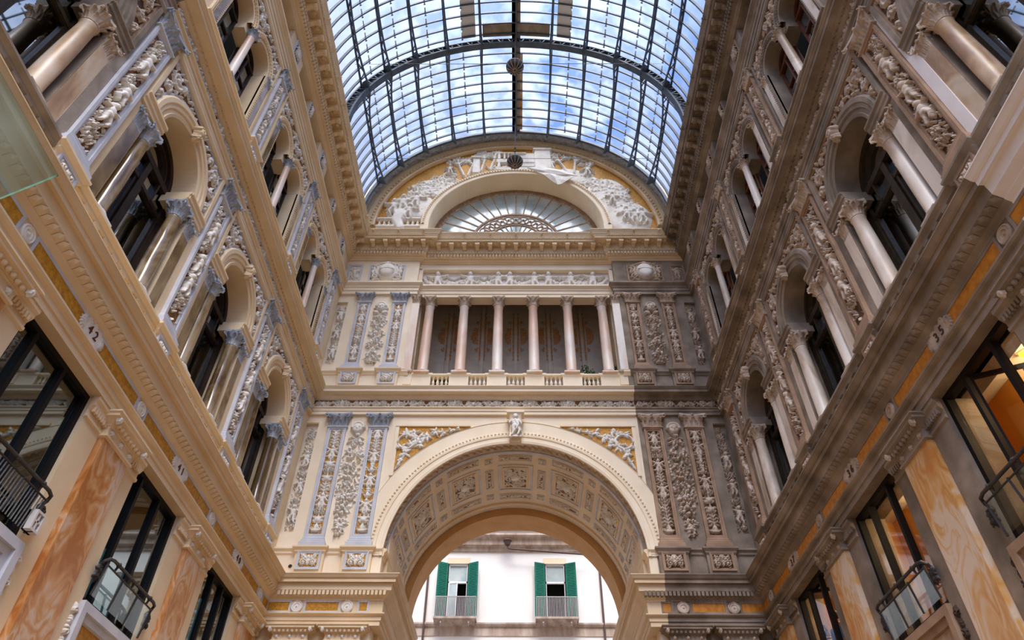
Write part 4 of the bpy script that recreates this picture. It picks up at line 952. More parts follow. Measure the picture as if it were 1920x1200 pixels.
for fac in (FL, FR):
    s = fac.side; P = PAL[s]; sd = SIDE[s]
    wd = 'orange' if s == 'L' else 'amber'
    wn = 'left wall' if s == 'L' else 'right wall'
    for k, up in enumerate(UP):
        if k < 3 or True:
            shop_pilaster(fac, up, P, 'wide %s veined marble pilaster beside the shop windows, %s, %s from the end' % (wd, wn, ORD[k]), 'marble shop pilasters on the %s' % sd)
        roundel(fac, up, .28, 9.375, 'reliefL' if s == 'L' else 'capR', 'pale roundel in the ochre frieze above the %s marble pilaster from the end, %s' % (ORD[k], wn), 'frieze roundels on the %s' % sd)
    for k in (1, 2, 3):
        uc = UC[k]
        shop_window(fac, uc, ((-.62, .25), (-.62, .25), (-.35, .35))[k-1] if s == 'L' else (-.4, .45), 'paneS' if s == 'L' else 'paneC', None if s == 'L' else (1, None, 1)[k-1])
        if k < 3: railing(fac, uc, 'dark iron railing across the %s shop window, %s from the end, below plaque %s' % ('dark glazed' if s == 'L' else 'lit', ORD[k], PLQ[s][k]), 'window railings on the %s' % sd, s == 'L' and k == 1)
        if k < 3: sill_panel(fac, uc, P, 'framed %s apron panel below the %s shop window from the end, %s' % ('ochre' if s == 'L' else 'grey', ORD[k], wn), 'sill panels on the %s' % sd)
        plaque(fac, uc, PLQ[s][k], P, 'shell-edged %s plaque with the number %s, %s in the %s frieze from the end' % ('white' if s == 'L' else 'beige', PLQ[s][k], ORD[k], wn), 'number plaques on the %s' % sd)
    # ochre frieze panels between plaques and roundels
    for k in range(4):
        for q in (-1, 1):
            u = UP[k]+q*BAY/4
            if u > D0-1.2: u = D0-.62; L = .75
            else: L = 1.62
            if q > 0 and k == 3: u = 19.42; L = .5
            t = thing('frieze_mosaic', 'ochre frieze strip just %s the %s marble pilaster from the end, %s' % ('beyond' if q > 0 else 'before', ORD[k], wn), 'panel', fac.at(u, .28, 9.2), fac.rz, 'ochre frieze strips on the %s' % sd)
            b = MB(); b.box(-L/2, L/2, -.01, .012, .05, .31, P['och']); obj('mosaic', cached(('fp', L, P['och']), lambda: b.build('mosaic')), t)
            b = MB(); b.frame(-L/2-.06, L/2+.06, 0, .34, .055, -.01, .025, P['trim'] if s == 'L' else 'stoneR'); obj('frame', cached(('ff', L, s), lambda: b.build('frame')), t)
# ------------------------------------------------------------------ end wall (wall plane at y = 20)
b = MB()
for s, m in ((-1, 'cream2'), (1, 'stoneR')):
    def bx(x0, x1, *a): b.box(min(s*x0, s*x1), max(s*x0, s*x1), *a)
    bx(4.25, 9, -5.2, 0, 0, 10.2, 'cream' if s < 0 else 'stoneR')
    bx(4.25, 6.85, -.5, 0, 10.2, 16.2, m); bx(6.85, 9, -.5, -.12, 10.2, 16.2, m); bx(6.85, 7.4, -.5, 0, 15.85, 16.2, m); bx(6.85, 7.4, -.5, 0, 10.2, 11.75, m)
    bx(4.15, 6.85, -.5, 0, 17.1, 22.3, m); bx(6.85, 9, -.5, -.12, 17.1, 22.3, m); bx(6.85, 7.4, -.5, 0, 21.85, 22.3, m); bx(6.85, 7.4, -.5, 0, 17.1, 18.5, m)
    bx(4.15, 9, -.5, 0, 22.3, 24.4, m)
    bx(4.03, 4.25, -.3, 0, 0, 10.19, 'cream2'); bx(3.9, 9, -5.6, -.5, 0, 25.5, 'cream'); bx(6.45, 9, -6, -.16, 25.0, 27.2, 'cream')
b.wallarch(-4.25, 4.25, 10.2, 16.2, 0, 11.0, 4.0, 0, 'cream2', 40); b.wallarch(-4.25, 4.25, 10.2, 16.2, 0, 11.0, 4.0, -.3, 'cream2', 40)
b.box(-4.2, 4.2, -.5, -.1, 16.1, 17.4, 'cream2')
b.box(-4.15, 4.15, -.6, -ST, 22.3, 22.92, 'cream2'); b.box(-4.15, 4.15, -.9, -ST, 24.05, 24.5, 'cream2'); b.box(-4.15, -4.02, -.9, -ST, 22.9, 24.1, 'cream2'); b.box(4.02, 4.15, -.9, -ST, 22.9, 24.1, 'cream2'); b.box(-4.15, 4.15, -.9, -.42, 22.8, 24.2, 'white')
b.box(-9, 9, -2.5, -.4, 24.4, 25.5, 'cream')
struct('wall_end', b.build('wall_end'), None, FE.at(0, 0, 0))

# archivolt, keystone, spandrels
def trim_at(name_n, mb, loc, smooth=False): return struct('trim_%d' % name_n, mb.build('trim', smooth=smooth), None, loc)
b = MB(); b.arch([(4.0, -.02), (4.0, .05), (4.08, .07), (4.1, .04), (4.24, .04), (4.26, .07), (4.33, .08), (4.36, .05), (4.44, .05), (4.46, .03), (4.86, .03), (4.88, .05), (4.9, .0)], 0, 11.0, 'cream2', 64)
arc = trim_at(401, b, FE.at(0, 0, 0))
b = MB()
for j in range(110):
    a = -pi/2+pi*(j+.5)/110; b.ball((4.40*math.sin(a), -.06, 11+4.40*math.cos(a)), .042, 'cream2', 6)
obj('bead_moulding', b.build('bead_moulding'), arc)
t = thing('keystone_figure', 'white standing figure carved on the scrolled keystone above the big archway', 'statue', FE.at(0, .1, 14.98))
b = MB(); b.prof([(0, 0), (.12, .0), (.24, .1), (.2, .3), (.26, .7), (.36, .92), (.40, .96), (.40, 1.06), (0, 1.08)], -.2, .2, 'cream2'); b.box(-.3, .3, 0, .42, .98, 1.08, 'cream2'); obj('keystone', b.build('keystone'), t)
f = HF(-.22, .22, .02, 1.0, .014); f.putto(0, .1, .86, .16, 1, (-.9, -.5)); f.ell(0, .06, .16, .06, .12); f.stroke([(0, .7), (.1, .5), (.02, .3)], .07, .03, .18); obj('figure', f.mesh('figure', 'reliefL', .22), t)
for s in (-1, 1):
    nm = 'left' if s < 0 else 'right'
    t = thing('spandrel_relief', '%s gilded spandrel with a white %s branch beside the big archway' % (nm, 'oak' if s < 0 else 'laurel'), 'relief panel', FE.at(0, 0, 0), 0, 'spandrels of the big archway')
    b = MB(); pts = []; R = 4.93
    x0, zt = 4.03, 15.68
    za = 11+math.sqrt(R*R-x0*x0); xb = math.sqrt(R*R-(zt-11)**2); n = 16
    a0, a1 = math.atan2(x0, za-11), math.atan2(xb, zt-11)
    P = [(x0, zt)]+[(R*math.sin(a0+(a1-a0)*i/n), 11+R*math.cos(a0+(a1-a0)*i/n)) for i in range(n+1)]
    b.add([(s*x, -.02, z) for x, z in P], [(0, i, i+1) for i in range(1, n+1)], 'ochre'); obj('mosaic', b.build('mosaic'), t)
    b = MB(); b.box(s*x0-.02 if s > 0 else -x0-.1, s*x0+.1 if s > 0 else -x0+.02, 0, .06, za-.1, zt+.12, 'cream2'); b.box(*sorted((s*xb, s*(x0+.1))), 0, .08, zt, zt+.12, 'cream2'); obj('moulding', b.build('moulding'), t)
    f = HF(1.5, 4.03, 13.7, 15.68, .016); r = random.Random(5+s)
    main = [(3.95, 14.0), (3.7, 14.6), (3.45, 15.0), (3.1, 15.25), (2.6, 15.42), (2.0, 15.55)]
    f.stroke(main, .035, .02, .05)
    f.stroke([(3.7+.30*math.cos(a), 15.05+.28*math.sin(a)) for a in [i*.4 for i in range(15)]], .035, .035, .08)
    for (x, z), sc in zip([(3.86, 14.25), (3.72, 14.6), (3.5, 14.9), (3.3, 15.2), (3.7, 15.35), (3.45, 15.42), (3.0, 15.25), (2.75, 15.45), (2.5, 15.4), (2.2, 15.5), (1.95, 15.55), (3.85, 14.8), (3.2, 14.95)], [.24, .3, .34, .34, .32, .3, .3, .26, .24, .2, .16, .3, .28]):
        for k in range(7): f.leaf(x, z, sc*r.uniform(.6, 1.0), sc*.32, .10*r.uniform(.5, 1), r.uniform(0, 6.3))
        f.ell(x+.05, z+.03, .035, .045, .1)
    f.mask(lambda X, Z: X**2+(Z-11)**2 > 4.95**2)
    me = f.mesh('branch', 'reliefL', .025)
    if s < 0: me.transform(Matrix.Scale(-1, 4, (1, 0, 0))); me.flip_normals()
    obj('branch', me, t)

# pilasters, garlands, shields of the end wall
for s in (-1, 1):
    P = dict(PL, gnd='ochre') if s < 0 else PR; c = 'white' if s < 0 else 'beige'; sd = 'left' if s < 0 else 'right'; side = 'cream left' if s < 0 else 'grey right'
    for x, w_ in ((4.73, 'inner of the two'), (6.15, 'outer of the two')):
        pilaster(FE, s*x, 11.23, P, 'carved %s pilaster beside the big archway, %s side, %s' % (c, side, w_), 'main storey pilasters of the end wall', w_=.63, rw=.40, seed=31+int(x)+(s > 0)*3, ped=(10.22, 10.59, .56, .42), capw=.9)
        pilaster(FE, s*x, 18.2, P, 'carved %s pilaster beside the loggia columns, %s side, %s' % (c, side, w_), 'loggia storey pilasters of the end wall', w_=.52, rw=.33, h=3.24, bh=.3, ch=.46, seed=41+int(x)+(s > 0)*3, ped=(17.2, 17.57, .46, .42), capw=.78)
    for z, h, lion, lab, cl in ((11.62, 4.2, True, 'long %s fruit garland below a lion mask, %s side of the big archway', 0), (18.55, 3.2, False, 'short %s fruit garland below a cherub head, %s side of the loggia', 4)):
        t = obj('garland_relief', hf_garland(.74 if lion else .7, h, 51+lion*2, lion, clumps=cl).mesh('garland_relief', P['rel'], 0), None, FE.at(s*5.44, 0, z))
        tag(t, lab % (c, side), 'garland', 'fruit garlands of the end wall')
    for z, h, st_ in ((11.8, 4.0, 'main storey'), (18.55, 3.2, 'loggia storey')):
        t = obj('trophy_relief', hf_dense(.36, h, 61+int(z), .12, figs=((.3, .6), (1.3, .55), (2.3, .6))).mesh('trophy_relief', P['rel'], -.12), None, FE.at(s*7.03, 0, z))
        tag(t, 'tall narrow %s trophy relief in the %s corner of the end wall, %s' % (c, sd, st_), 'relief', 'corner trophy reliefs')
    # attic: shield between two small panels
    t = thing('cartouche', 'big %s shield cartouche in the attic of the end wall, %s side' % ('white' if s < 0 else 'pale beige', side), 'cartouche', FE.at(s*5.47, 0, 23.0), 0, 'shield cartouches of the end wall')
    f = HF(-.62, .62, 0, 1.2, .02); f.ell(0, .62, .44, .56, .2)
    for q in (-1, 1):
        f.spiral(q*.42, .95, .13, q, 1, 1.3, .04, .16); f.spiral(q*.46, .3, .14, -q, 2, 1.3, .04, .16); f.stroke([(q*.4, .85), (q*.46, .6), (q*.42, .4)], .06, .06, .17); f.stroke([(q*.3, .12), (q*.5, .16), (q*.58, .08)], .045, .03, .12)
    f.ell(0, 1.08, .2, .1, .2); f.stroke([(-.3, 1.02), (0, 1.14), (.3, 1.02)], .05, .05, .2); obj('scroll_frame', f.mesh('scroll_frame', P['rel'] if s < 0 else 'capR', 0), t)
    f = HF(-.36, .36, .2, 1.02, .02); f.ell(0, .62, .34, .4, .14); f.stroke([(-.3, .6), (-.1, .66), (.1, .66), (.3, .6)], .02, .02, .165); obj('shield', f.mesh('shield', 'reliefL', .15), t)
    for x, w_ in ((4.93, 'towards the putti'), (6.03, 'towards the corner')):
        a = thing('attic_relief', 'small framed %s relief beside the %s attic shield of the end wall, %s' % (c, sd, w_), 'relief panel', FE.at(s*x, 0, 23.1), 0, 'attic panels of the end wall')
        obj('frame', cached(('ea', P['trim']), lambda: frame_mb(.42, .98, .08, P['trim'], .05).build('frame')), a)
        obj('ground', cached(('eg', P['gnd']), lambda: panel_mb(.3, .84, P['gnd'], .015).build('ground')), a, (0, 0, .07))
        obj('relief', cached(('er', P['rel']), lambda: hf_candelabra(.26, .82, 77).mesh('relief', P['rel'], .015)), a, (0, 0, .08))
    a = thing('corner_attic_relief', 'pale framed relief in the attic corner of the end wall, %s side' % side, 'relief panel', FE.at(s*6.87, 0, 23.05), 0, 'attic corner reliefs')
    obj('frame', cached(('eb', P['trim']), lambda: frame_mb(.62, 1.05, .09, P['trim'], .05).build('frame')), a)
    obj('relief', cached(('ec', P['rel']), lambda: hf_dense(.46, .86, 78, .07, figs=((.15, .6),)).mesh('relief', P['rel'], .0)), a, (0, 0, .1))
    # mezzanine capitals of the pier
    for x, w_ in ((4.73, 'beside the archway'), (6.17, 'beside the corner')):
        t = shop_pilaster(FE, s*x, P, '%s pier pilaster at the foot of the end wall, %s' % (side, w_), 'pier pilasters of the end wall')
        for ch_ in list(t.children):
            if ch_.name.startswith('side_capital'): bpy.data.objects.remove(ch_)
            elif ch_.name.startswith('shaft'): ch_.data = cached(('ep', P['stone']), lambda: (lambda b: (b.box(-.43, .43, 0, .22, 0, 8.42, P['stone']), b)[1])(MB()).build('shaft'))
    for x, w_ in ((4.72, 'beside the archway'), (6.14, 'beside the corner')):
        roundel(FE, s*x, .29, 9.365, 'reliefL' if s < 0 else 'reliefR', 'white roundel low on the end wall, %s side, %s' % (side, w_), 'roundels of the end wall frieze', .17)
    for i, (x, L) in enumerate(((6.68, .62), (5.43, .9), (4.27, .2), (4.42, .1))):
        if i == 3: continue
        t = thing('frieze_mosaic', 'ochre strip low on the end wall, %s side, %s' % (side, ('by the corner', 'between the two roundels', 'by the archway')[i]), 'panel', FE.at(s*x, .28, 9.2), 0, 'ochre frieze strips of the end wall')
        b = MB(); b.box(-L/2, L/2, -.01, .012, .05, .31, P['och']); obj('mosaic', b.build('mosaic'), t); b = MB(); b.frame(-L/2-.06, L/2+.06, 0, .34, .05, -.01, .025, P['trim'] if s < 0 else 'stoneR'); obj('frame', b.build('frame'), t)
    # recess frame
    b = MB(); b.prof([(0, 0), (.05, .03), (.05, .08), (0, .1)], *sorted((s*6.85, s*7.3)), 'cream2' if s < 0 else 'stoneR'); trim_at(410+s, b, FE.at(0, -.02, 15.82)); 
t = obj('vent_hole', (lambda b: (b.disc(.06, 0, 0, .005, 'dark', -pi, pi, 20), b.arch([(.06, -.01), (.06, .012), (.075, .012), (.075, -.01)], 0, 0, 'cream2', 20, -pi, pi), b)[2])(MB()).build('vent_hole'), None, FE.at(-6.69, 0, 10.67)); tag(t, 'small round dark vent hole beside the pedestal low on the end wall', 'vent')

# dado string along the end wall, between pedestals
for i, (x0, x1, m) in enumerate(((-7.26, -4.0, 'cream2'), (4.0, 4.25, 'cream2'), (4.25, 7.26, 'stoneR'))):
    b = MB(); b.prof([(0, 11.02), (.05, 11.06), (.05, 11.12), (.12, 11.18), (.12, 11.23), (0, 11.26)], x0, x1, m); trim_at(420+i, b, FE.at(0, 0, 0))
    b = MB(); b.prof([(0, 17.98), (.05, 18.02), (.05, 18.06), (.12, 18.12), (.12, 18.17), (0, 18.2)], x0, x1, m); trim_at(430+i, b, FE.at(0, 0, 0))

# ------------------------------------------------------------------ archway tunnel and coffers
def cyl(R, a0, a1, y0, y1, seg, m, b):
    v = [(R*math.sin(a0+(a1-a0)*j/seg), y, 11+R*math.cos(a0+(a1-a0)*j/seg)) for j in range(seg+1) for y in (y0, y1)]
    b.add(v, [(2*j, 2*j+1, 2*j+3, 2*j+2) for j in range(seg)], m)
b = MB(); h = pi/2
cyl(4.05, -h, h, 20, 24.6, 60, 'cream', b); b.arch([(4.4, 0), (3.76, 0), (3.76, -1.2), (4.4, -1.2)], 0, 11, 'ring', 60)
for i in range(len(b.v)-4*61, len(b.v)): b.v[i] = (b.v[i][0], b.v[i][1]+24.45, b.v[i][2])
for s in (-1, 1):
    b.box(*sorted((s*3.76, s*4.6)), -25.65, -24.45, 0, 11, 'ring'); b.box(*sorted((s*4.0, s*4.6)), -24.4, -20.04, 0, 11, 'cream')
tun = struct('wall_archway', b.build('wall_archway'))
def warp_for(y0):
    """bend a flat strip (x = arc length at R 4, z = depth along the tunnel) onto the tunnel soffit"""
    def f(x, hh, z): R = 4.05-hh; a = x/4.05; return np.stack([R*np.sin(a), y0+z, 11+R*np.cos(a)], 1)
    return f
L = 4.05*pi
def bent_box(b, x0, x1, z0, z1, hgt, m, k=None):
    k = k or max(1, int((x1-x0)/.15)); v = []
    for j in range(k+1):
        a = (x0+(x1-x0)*j/k)/4.05
        for R, y in ((4.06, z0), (4.05-hgt, z0), (4.05-hgt, z1), (4.06, z1)): v.append((R*math.sin(a), y, 11+R*math.cos(a)))
    b.add(v, [(4*j+i, 4*j+i+1, 4*j+i+5, 4*j+i+4) for j in range(k) for i in range(3)]+[(0, 1, 2, 3), (4*k, 4*k+1, 4*k+2, 4*k+3)], m)
def bent_frame(b, x0, x1, z0, z1, wd, hg, m):
    bent_box(b, x0, x1, z0, z0+wd, hg, m); bent_box(b, x0, x1, z1-wd, z1, hg, m); bent_box(b, x0, x0+wd, z0+wd, z1-wd, hg, m, 1); bent_box(b, x1-wd, x1, z0+wd, z1-wd, hg, m, 1)
f = HF(-L/2+.1, L/2-.1, 0, .3, .03)
x = -L/2+.2
while x < L/2-.2:
    f.leaf(x, .02, .28, .2, .06, pi/2-.5); f.leaf(x+.08, .28, .26, .16, .05, -pi/2-.4); f.ell(x+.13, .16, .06, .06, .07); x += .24
bent = obj('leaf_band', f.mesh('leaf_band', 'capR', 0, warp_for(20.12)), tun)
f = HF(-L/2+.1, L/2-.1, 0, .16, .03); x = -L/2+.2
while x < L/2-.2: f.leaf(x, .02, .14, .1, .05, pi/2-.4); f.ell(x+.07, .08, .04, .05, .05); x += .13
obj('rear_leaf_band', f.mesh('rear_leaf_band', 'reliefL', 0, warp_for(24.25)), tun)
b = MB(); bent_box(b, -L/2, L/2, 20.45, 20.56, .06, 'trimL'); bent_box(b, -L/2, L/2, 24.0, 24.2, .06, 'cream'); obj('soffit_band', b.build('soffit_band'), tun)
def coffer(x0, x1, z0, z1, wd, seed, nm):
    b = MB(); bent_frame(b, x0, x1, z0, z1, wd*.6, .03, 'trimL'); bent_frame(b, x0+wd*1.7, x1-wd*1.7, z0+wd*1.7, z1-wd*1.7, wd*.5, .04, 'cream')
    bent_box(b, x0+wd*2.1, x1-wd*2.1, z0+wd*2.1, z1-wd*2.1, .008, 'brownL'); c = obj(nm, b.build(nm), tun)
    f = HF(x0+wd*2.2, x1-wd*2.2, 0, (z1-z0)-wd*4.4, .026); r = random.Random(seed); w2, h2 = x1-x0-4.4*wd, z1-z0-4.4*wd; cx = (x0+x1)/2
    for i in range(int(w2*h2*140)+8): f.leaf(r.uniform(f.x0, f.x1), r.uniform(0, h2), r.uniform(.08, .16), r.uniform(.035, .055), .07*r.uniform(.4, 1), r.uniform(0, 6.3))
    if min(w2, h2) > .3: f.head(cx, h2/2, .12, .07); [f.spiral(cx+q*w2*.3, h2*.3, .12, q, 0, 1.3, .03, .06) for q in (-1, 1)]
    obj('relief', f.mesh('relief', 'reliefL', .01, warp_for(z0+wd*2.2)), c)
for i in range(-3, 4):
    c = i*.467*4.05; w_ = .62
    if abs(i) == 3: c = i*.460*4.05
    coffer(c-w_, c+w_, 21.35, 23.05, .10, 100+i, 'big_coffer'); coffer(c-w_*.95, c+w_*.95, 20.74, 21.08, .045, 120+i, 'front_coffer'); coffer(c-w_*.95, c+w_*.95, 23.34, 23.68, .045, 140+i, 'rear_coffer')
    if i < 3:
        d = (i+.5)*.467*4.05
        coffer(d-.15, d+.15, 21.6, 22.8, .04, 160+i, 'narrow_coffer'); coffer(d-.14, d+.14, 20.86, 21.16, .035, 180+i, 'small_coffer'); coffer(d-.14, d+.14, 23.28, 23.58, .035, 200+i, 'small_coffer')
b = MB()
for s in (-1, 1): b.box(*sorted((s*3.45, s*3.9)), -24.9, -24.3, 9.4, 9.95, 'ochre'); b.prof([(0, 10.2), (.1, 10.25), (.2, 10.5), (.2, 10.6), (0, 10.62)], *sorted((s*3.6, s*4.1)), 'cream')
obj('impost_block', b.build('impost_block'), tun)
for s in (-1, 1):
    b = MB(); b.prof([(0, 10.98), (.05, 11.03), (.05, 11.1), (.12, 11.17), (.12, 11.23), (0, 11.26)], 20.0, 24.5, 'cream'); me = b.build('trim', mirror=s > 0); struct('trim_%d' % (441+s), me, None, (s*4.0, 0, 0), -s*pi/2)

# ------------------------------------------------------------------ loggia
b = MB(); b.box(-4.6, 4.6, -2.1, -1.95, 17.6, 24.4, 'loggia'); b.box(-4.6, 4.6, -2.0, -.6, 24.2, 24.35, 'loggia'); b.box(-4.6, 4.6, -2.0, -.2, 17.2, 17.62, 'cream2')
for s in (-1, 1): b.box(*sorted((s*4.02, s*4.6)), -2.0, -.45, 17.6, 24.4, 'loggia'); b.box(*sorted((s*3.85, s*4.2)), -.5, -.01, 17.6, 18.16, 'cream2')
for i in range(7): x = -4.215+1.405*i; b.box(x-.06, x+.06, -1.96, -1.88, 17.6, 24.2, 'loggia'); b.frame(x+.14, x+1.265, 18.0, 23.8, .05, -1.96, -1.91, 'loggia') if i < 6 else None
struct('wall_loggia', b.build('wall_loggia'), None, FE.at(0, 0, 0))
f = HF(-.52, .52, -1.4, 1.4, .022)
for q in (1, -1):
    for i in range(6): z = q*(.1+.22*i); f.leaf(0, z, .34-.03*i, .14, .02, pi/2*q+.7); f.leaf(0, z, .34-.03*i, .14, .02, pi/2*q-.7)
    f.stroke([(0, 0), (0, q*1.3)], .02, .012, .02); f.ell(0, q*1.3, .04, .09, .02); f.spiral(.24, q*.3, .14, q, 0, 1.3, .022, .02); f.spiral(-.24, q*.3, .14, -q, pi, 1.3, .022, .02); f.spiral(.18, q*.75, .1, q, 0, 1.3, .02, .02); f.spiral(-.18, q*.75, .1, -q, pi, 1.3, .02, .02)
f.rosette(0, 0, .22, .025, 8); f.leaf(.08, 0, .44, .2, .02, 0); f.leaf(-.08, 0, .44, .2, .02, pi); [f.spiral(x_, z_, .12, q_, 1, 1.3, .02, .02) for x_, z_, q_ in ((.36, .12, 1), (-.36, .12, -1), (.36, -.14, -1), (-.36, -.14, 1))]
dm = f.mesh('damask_ornament', 'damask', 0)
LOGN = ['first', 'second', 'third', 'fourth', 'fifth', 'sixth']
for i in range(6):
    x = -3.5125+1.405*i
    if i < 5: tag(obj('damask_ornament', dm, None, FE.at(x+.7025, -1.93, 21.75)), 'bronze damask ornament on the dark loggia wall, %s gap from the left' % LOGN[i], 'wall ornament', 'damask ornaments of the loggia')
    column(FE, x, -.22, 18.15, 22.25, .2, 'colE', 'capR', 'rosy marble loggia column standing %s from the left of the six' % LOGN[i], 'columns of the loggia', bh=.16, ch=.52, wt=.54, mbase='colE')
    p = obj('column_pedestal', cached(('cp',), lambda: (lambda b: (b.box(-.36, .36, -.3, .02, 0, .5, 'cream2'), b.block([(.02, .42), (.07, .47), (.07, .55), (.02, .57)], -.36, .36, 'cream2'), b)[2])(MB()).build('column_pedestal')), None, FE.at(x, -.1, 17.6)); tag(p, 'plain pale pedestal under the %s loggia column from the left' % LOGN[i], 'pedestal', 'pedestals of the loggia')
    if i < 5:
        t = thing('balustrade', 'short cream balustrade in the %s gap between loggia columns from the left' % LOGN[i], 'balustrade', FE.at(x+.7025, -.2, 17.62), 0, 'balustrades of the loggia')
        b = MB(); b.prof([(-.12, .44), (.1, .44), (.13, .47), (.13, .53), (-.12, .53)], -.36, .36, 'cream2'); obj('rail', cached(('lr',), lambda: b.build('rail')), t)
        for j in range(4): obj('baluster', cached(('lb',), lambda: baluster(.44, .06, 'cream2').build('baluster')), t, (-.24+.16*j, 0, 0))
for s in (-1, 1):
    respond(FE, s*4.06, -.18, 18.15, 22.25, .3, 'colE', 'capR', 'flat rosy marble pilaster closing the %s end of the loggia' % ('left' if s < 0 else 'right'), 'end pilasters of the loggia', ch=.5, d=.22)
# plants and bundled cloth behind the balustrades
def shrub(x, y, z, r, hgt, label, seed):
    t = thing('potted_shrub', label, 'plant', (x, y, z), 0, 'potted shrubs of the loggia'); rr = random.Random(seed)
    b = MB(); b.lathe([(.0, 0), (.14, 0), (.19, .3), (.17, .3), (0, .27)], 'pipe', seg=14); obj('pot', b.build('pot'), t)
    b = MB()
    for i in range(420):
        a, e = rr.uniform(0, 6.3), rr.uniform(-1, 1); k = rr.uniform(.4, 1)**.5; c = Vector((math.cos(a)*r*k*math.sqrt(1-e*e), math.sin(a)*r*k*math.sqrt(1-e*e), .3+hgt*.5+e*k*hgt*.5)); d = Vector((rr.uniform(-1, 1), rr.uniform(-1, 1), rr.uniform(-.3, 1))).normalized()*.11; o = d.orthogonal().normalized()*.03
        b.add([c, c+d*.5+o, c+d, c+d*.5-o], [(0, 1, 2, 3)], 'leaf')
    obj('foliage', b.build('foliage'), t)
shrub(2.72, 20.85, 17.62, .34, 1.2, 'leafy green shrub in a pot in the fifth loggia gap', 3); shrub(3.9, 20.8, 17.62, .2, 1.25, 'thin dark green shrub between the sixth loggia column and the end pilaster', 4); shrub(-2.85, 20.8, 17.6, .36, .55, 'low green potted shrub behind the balustrade of the first loggia gap', 6)
for i, (x, m) in enumerate(((-1.2, 'whitep'), (.05, 'whitep'), (1.45, 'bead'))):
    b = MB(); rr = random.Random(i)
    for q in range(9): b.ball((rr.uniform(-.26, .26), rr.uniform(-.1, .1), .1+rr.uniform(0, .28)), rr.uniform(.1, .15), m if q % 3 else 'whitep', 10)
    tag(obj('cloth_bundle', b.build('cloth_bundle', smooth=True), None, (x, 20.75, 17.62)), '%s bundle of cloth seen through the balustrade in the %s loggia gap' % ('white' if m == 'whitep' else 'blue and white', ('second', 'third', 'fourth')[i]), 'bundle')

# putti frieze over the loggia
t = thing('putti_frieze', 'long white relief of putti carrying garlands above the loggia columns', 'relief panel', FE.at(0, -.40, 22.95))
f = HF(-4.0, 4.0, 0, 1.1, .026); r = random.Random(9); xs = [-3.35, -1.95, -.75, -.25, .8, 1.4, 2.35, 3.3]
for i in range(len(xs)-1):
    if abs(xs[i]-xs[i+1]) > .7: f.garl(xs[i]+.1, .62, xs[i+1]-.1, .62, .34, .13, .16, r); f.stroke([(xs[i]+.3, .85), ((xs[i]+xs[i+1])/2, .62), (xs[i+1]-.3, .9)], .035, .02, .08)
for i, x in enumerate(xs): f.putto(x, .04, .95, .2, (-1)**i, (1.1, .7)); f.leaf(x-.2*(-1)**i, .6, .4, .16, .12, .6 if i % 2 else 2.4)
f.garl(-3.95, .7, -3.4, .3, .1, .08, .1, r); f.garl(3.4, .3, 3.95, .7, .1, .08, .1, r)
obj('figures', f.mesh('figures', 'reliefL', 0), t)
b = MB(); b.frame(-4.04, 4.04, -.04, 1.14, .05, .0, .22, 'cream2'); obj('frame', b.build('frame'), t)

# ------------------------------------------------------------------ lunette
ZC = 26.85
b = MB()
b.arch([(6.5, -.5), (6.5, .06), (6.56, .08), (6.62, .04), (6.72, .04), (6.76, .1), (6.9, .13), (6.95, .06), (7.05, .06), (7.05, .02), (7.7, .02), (7.7, -.5)], 0, ZC, 'cream', 64)
b.arch([(4.37, -.3), (4.37, .1), (4.3, .14), (4.22, .14), (4.2, .1), (4.03, .1), (4.0, .07), (4.0, -1.3)], 0, ZC, 'cream2', 56)
for s in (-1, 1): b.box(*sorted((s*4.0, s*4.37)), -1.3, .1, 25.4, ZC, 'cream2')
b.arch([(3.98, -1.0), (6.6, -1.0)], 0, ZC, 'cream', 40)
lun = struct('wall_lunette', b.build('wall_lunette'), None, FE.at(0, 0, 0))
b = MB()
for j in range(96):
    a = -h+pi*(j+.5)/96; b.ball((4.26*math.sin(a), -.15, ZC+4.26*math.cos(a)), .05, 'cream2', 6); b.ball((6.68*math.sin(a), -.07, ZC+6.68*math.cos(a)), .06, 'cream', 6)
obj('bead_moulding', b.build('bead_moulding'), lun)
f = HF(0, 7.12*pi, 0, .5, .045); x = .2; r = random.Random(2)
while x < 7.12*pi-.2:
    f.spiral(x, .25, .16, r.choice((-1, 1)), r.uniform(0, 6), 1.3, .04, .06); f.leaf(x+.2, .25, .25, .16, .05, r.uniform(0, 6.3)); f.leaf(x+.2, .1, .25, .12, .05, r.uniform(0, 6.3)); x += .38
def wv(x, hh, z): a = x/7.12-h; R = 7.12-hh; return np.stack([R*np.sin(a), 19.45+z, ZC+R*np.cos(a)], 1)
b = MB(); v = [(7.14*math.sin(-h+pi*j/60), y, ZC+7.14*math.cos(-h+pi*j/60)) for j in range(61) for y in (19.4, 20.05)]; b.add(v, [(2*j, 2*j+1, 2*j+3, 2*j+2) for j in range(60)], 'trimL'); me = b.build('scroll_band_ground'); o = obj('scroll_band_ground', me, lun, (0, -20, 0)); obj('scroll_band', f.mesh('scroll_band', 'capL', 0, wv), lun, (0, -20, 0))
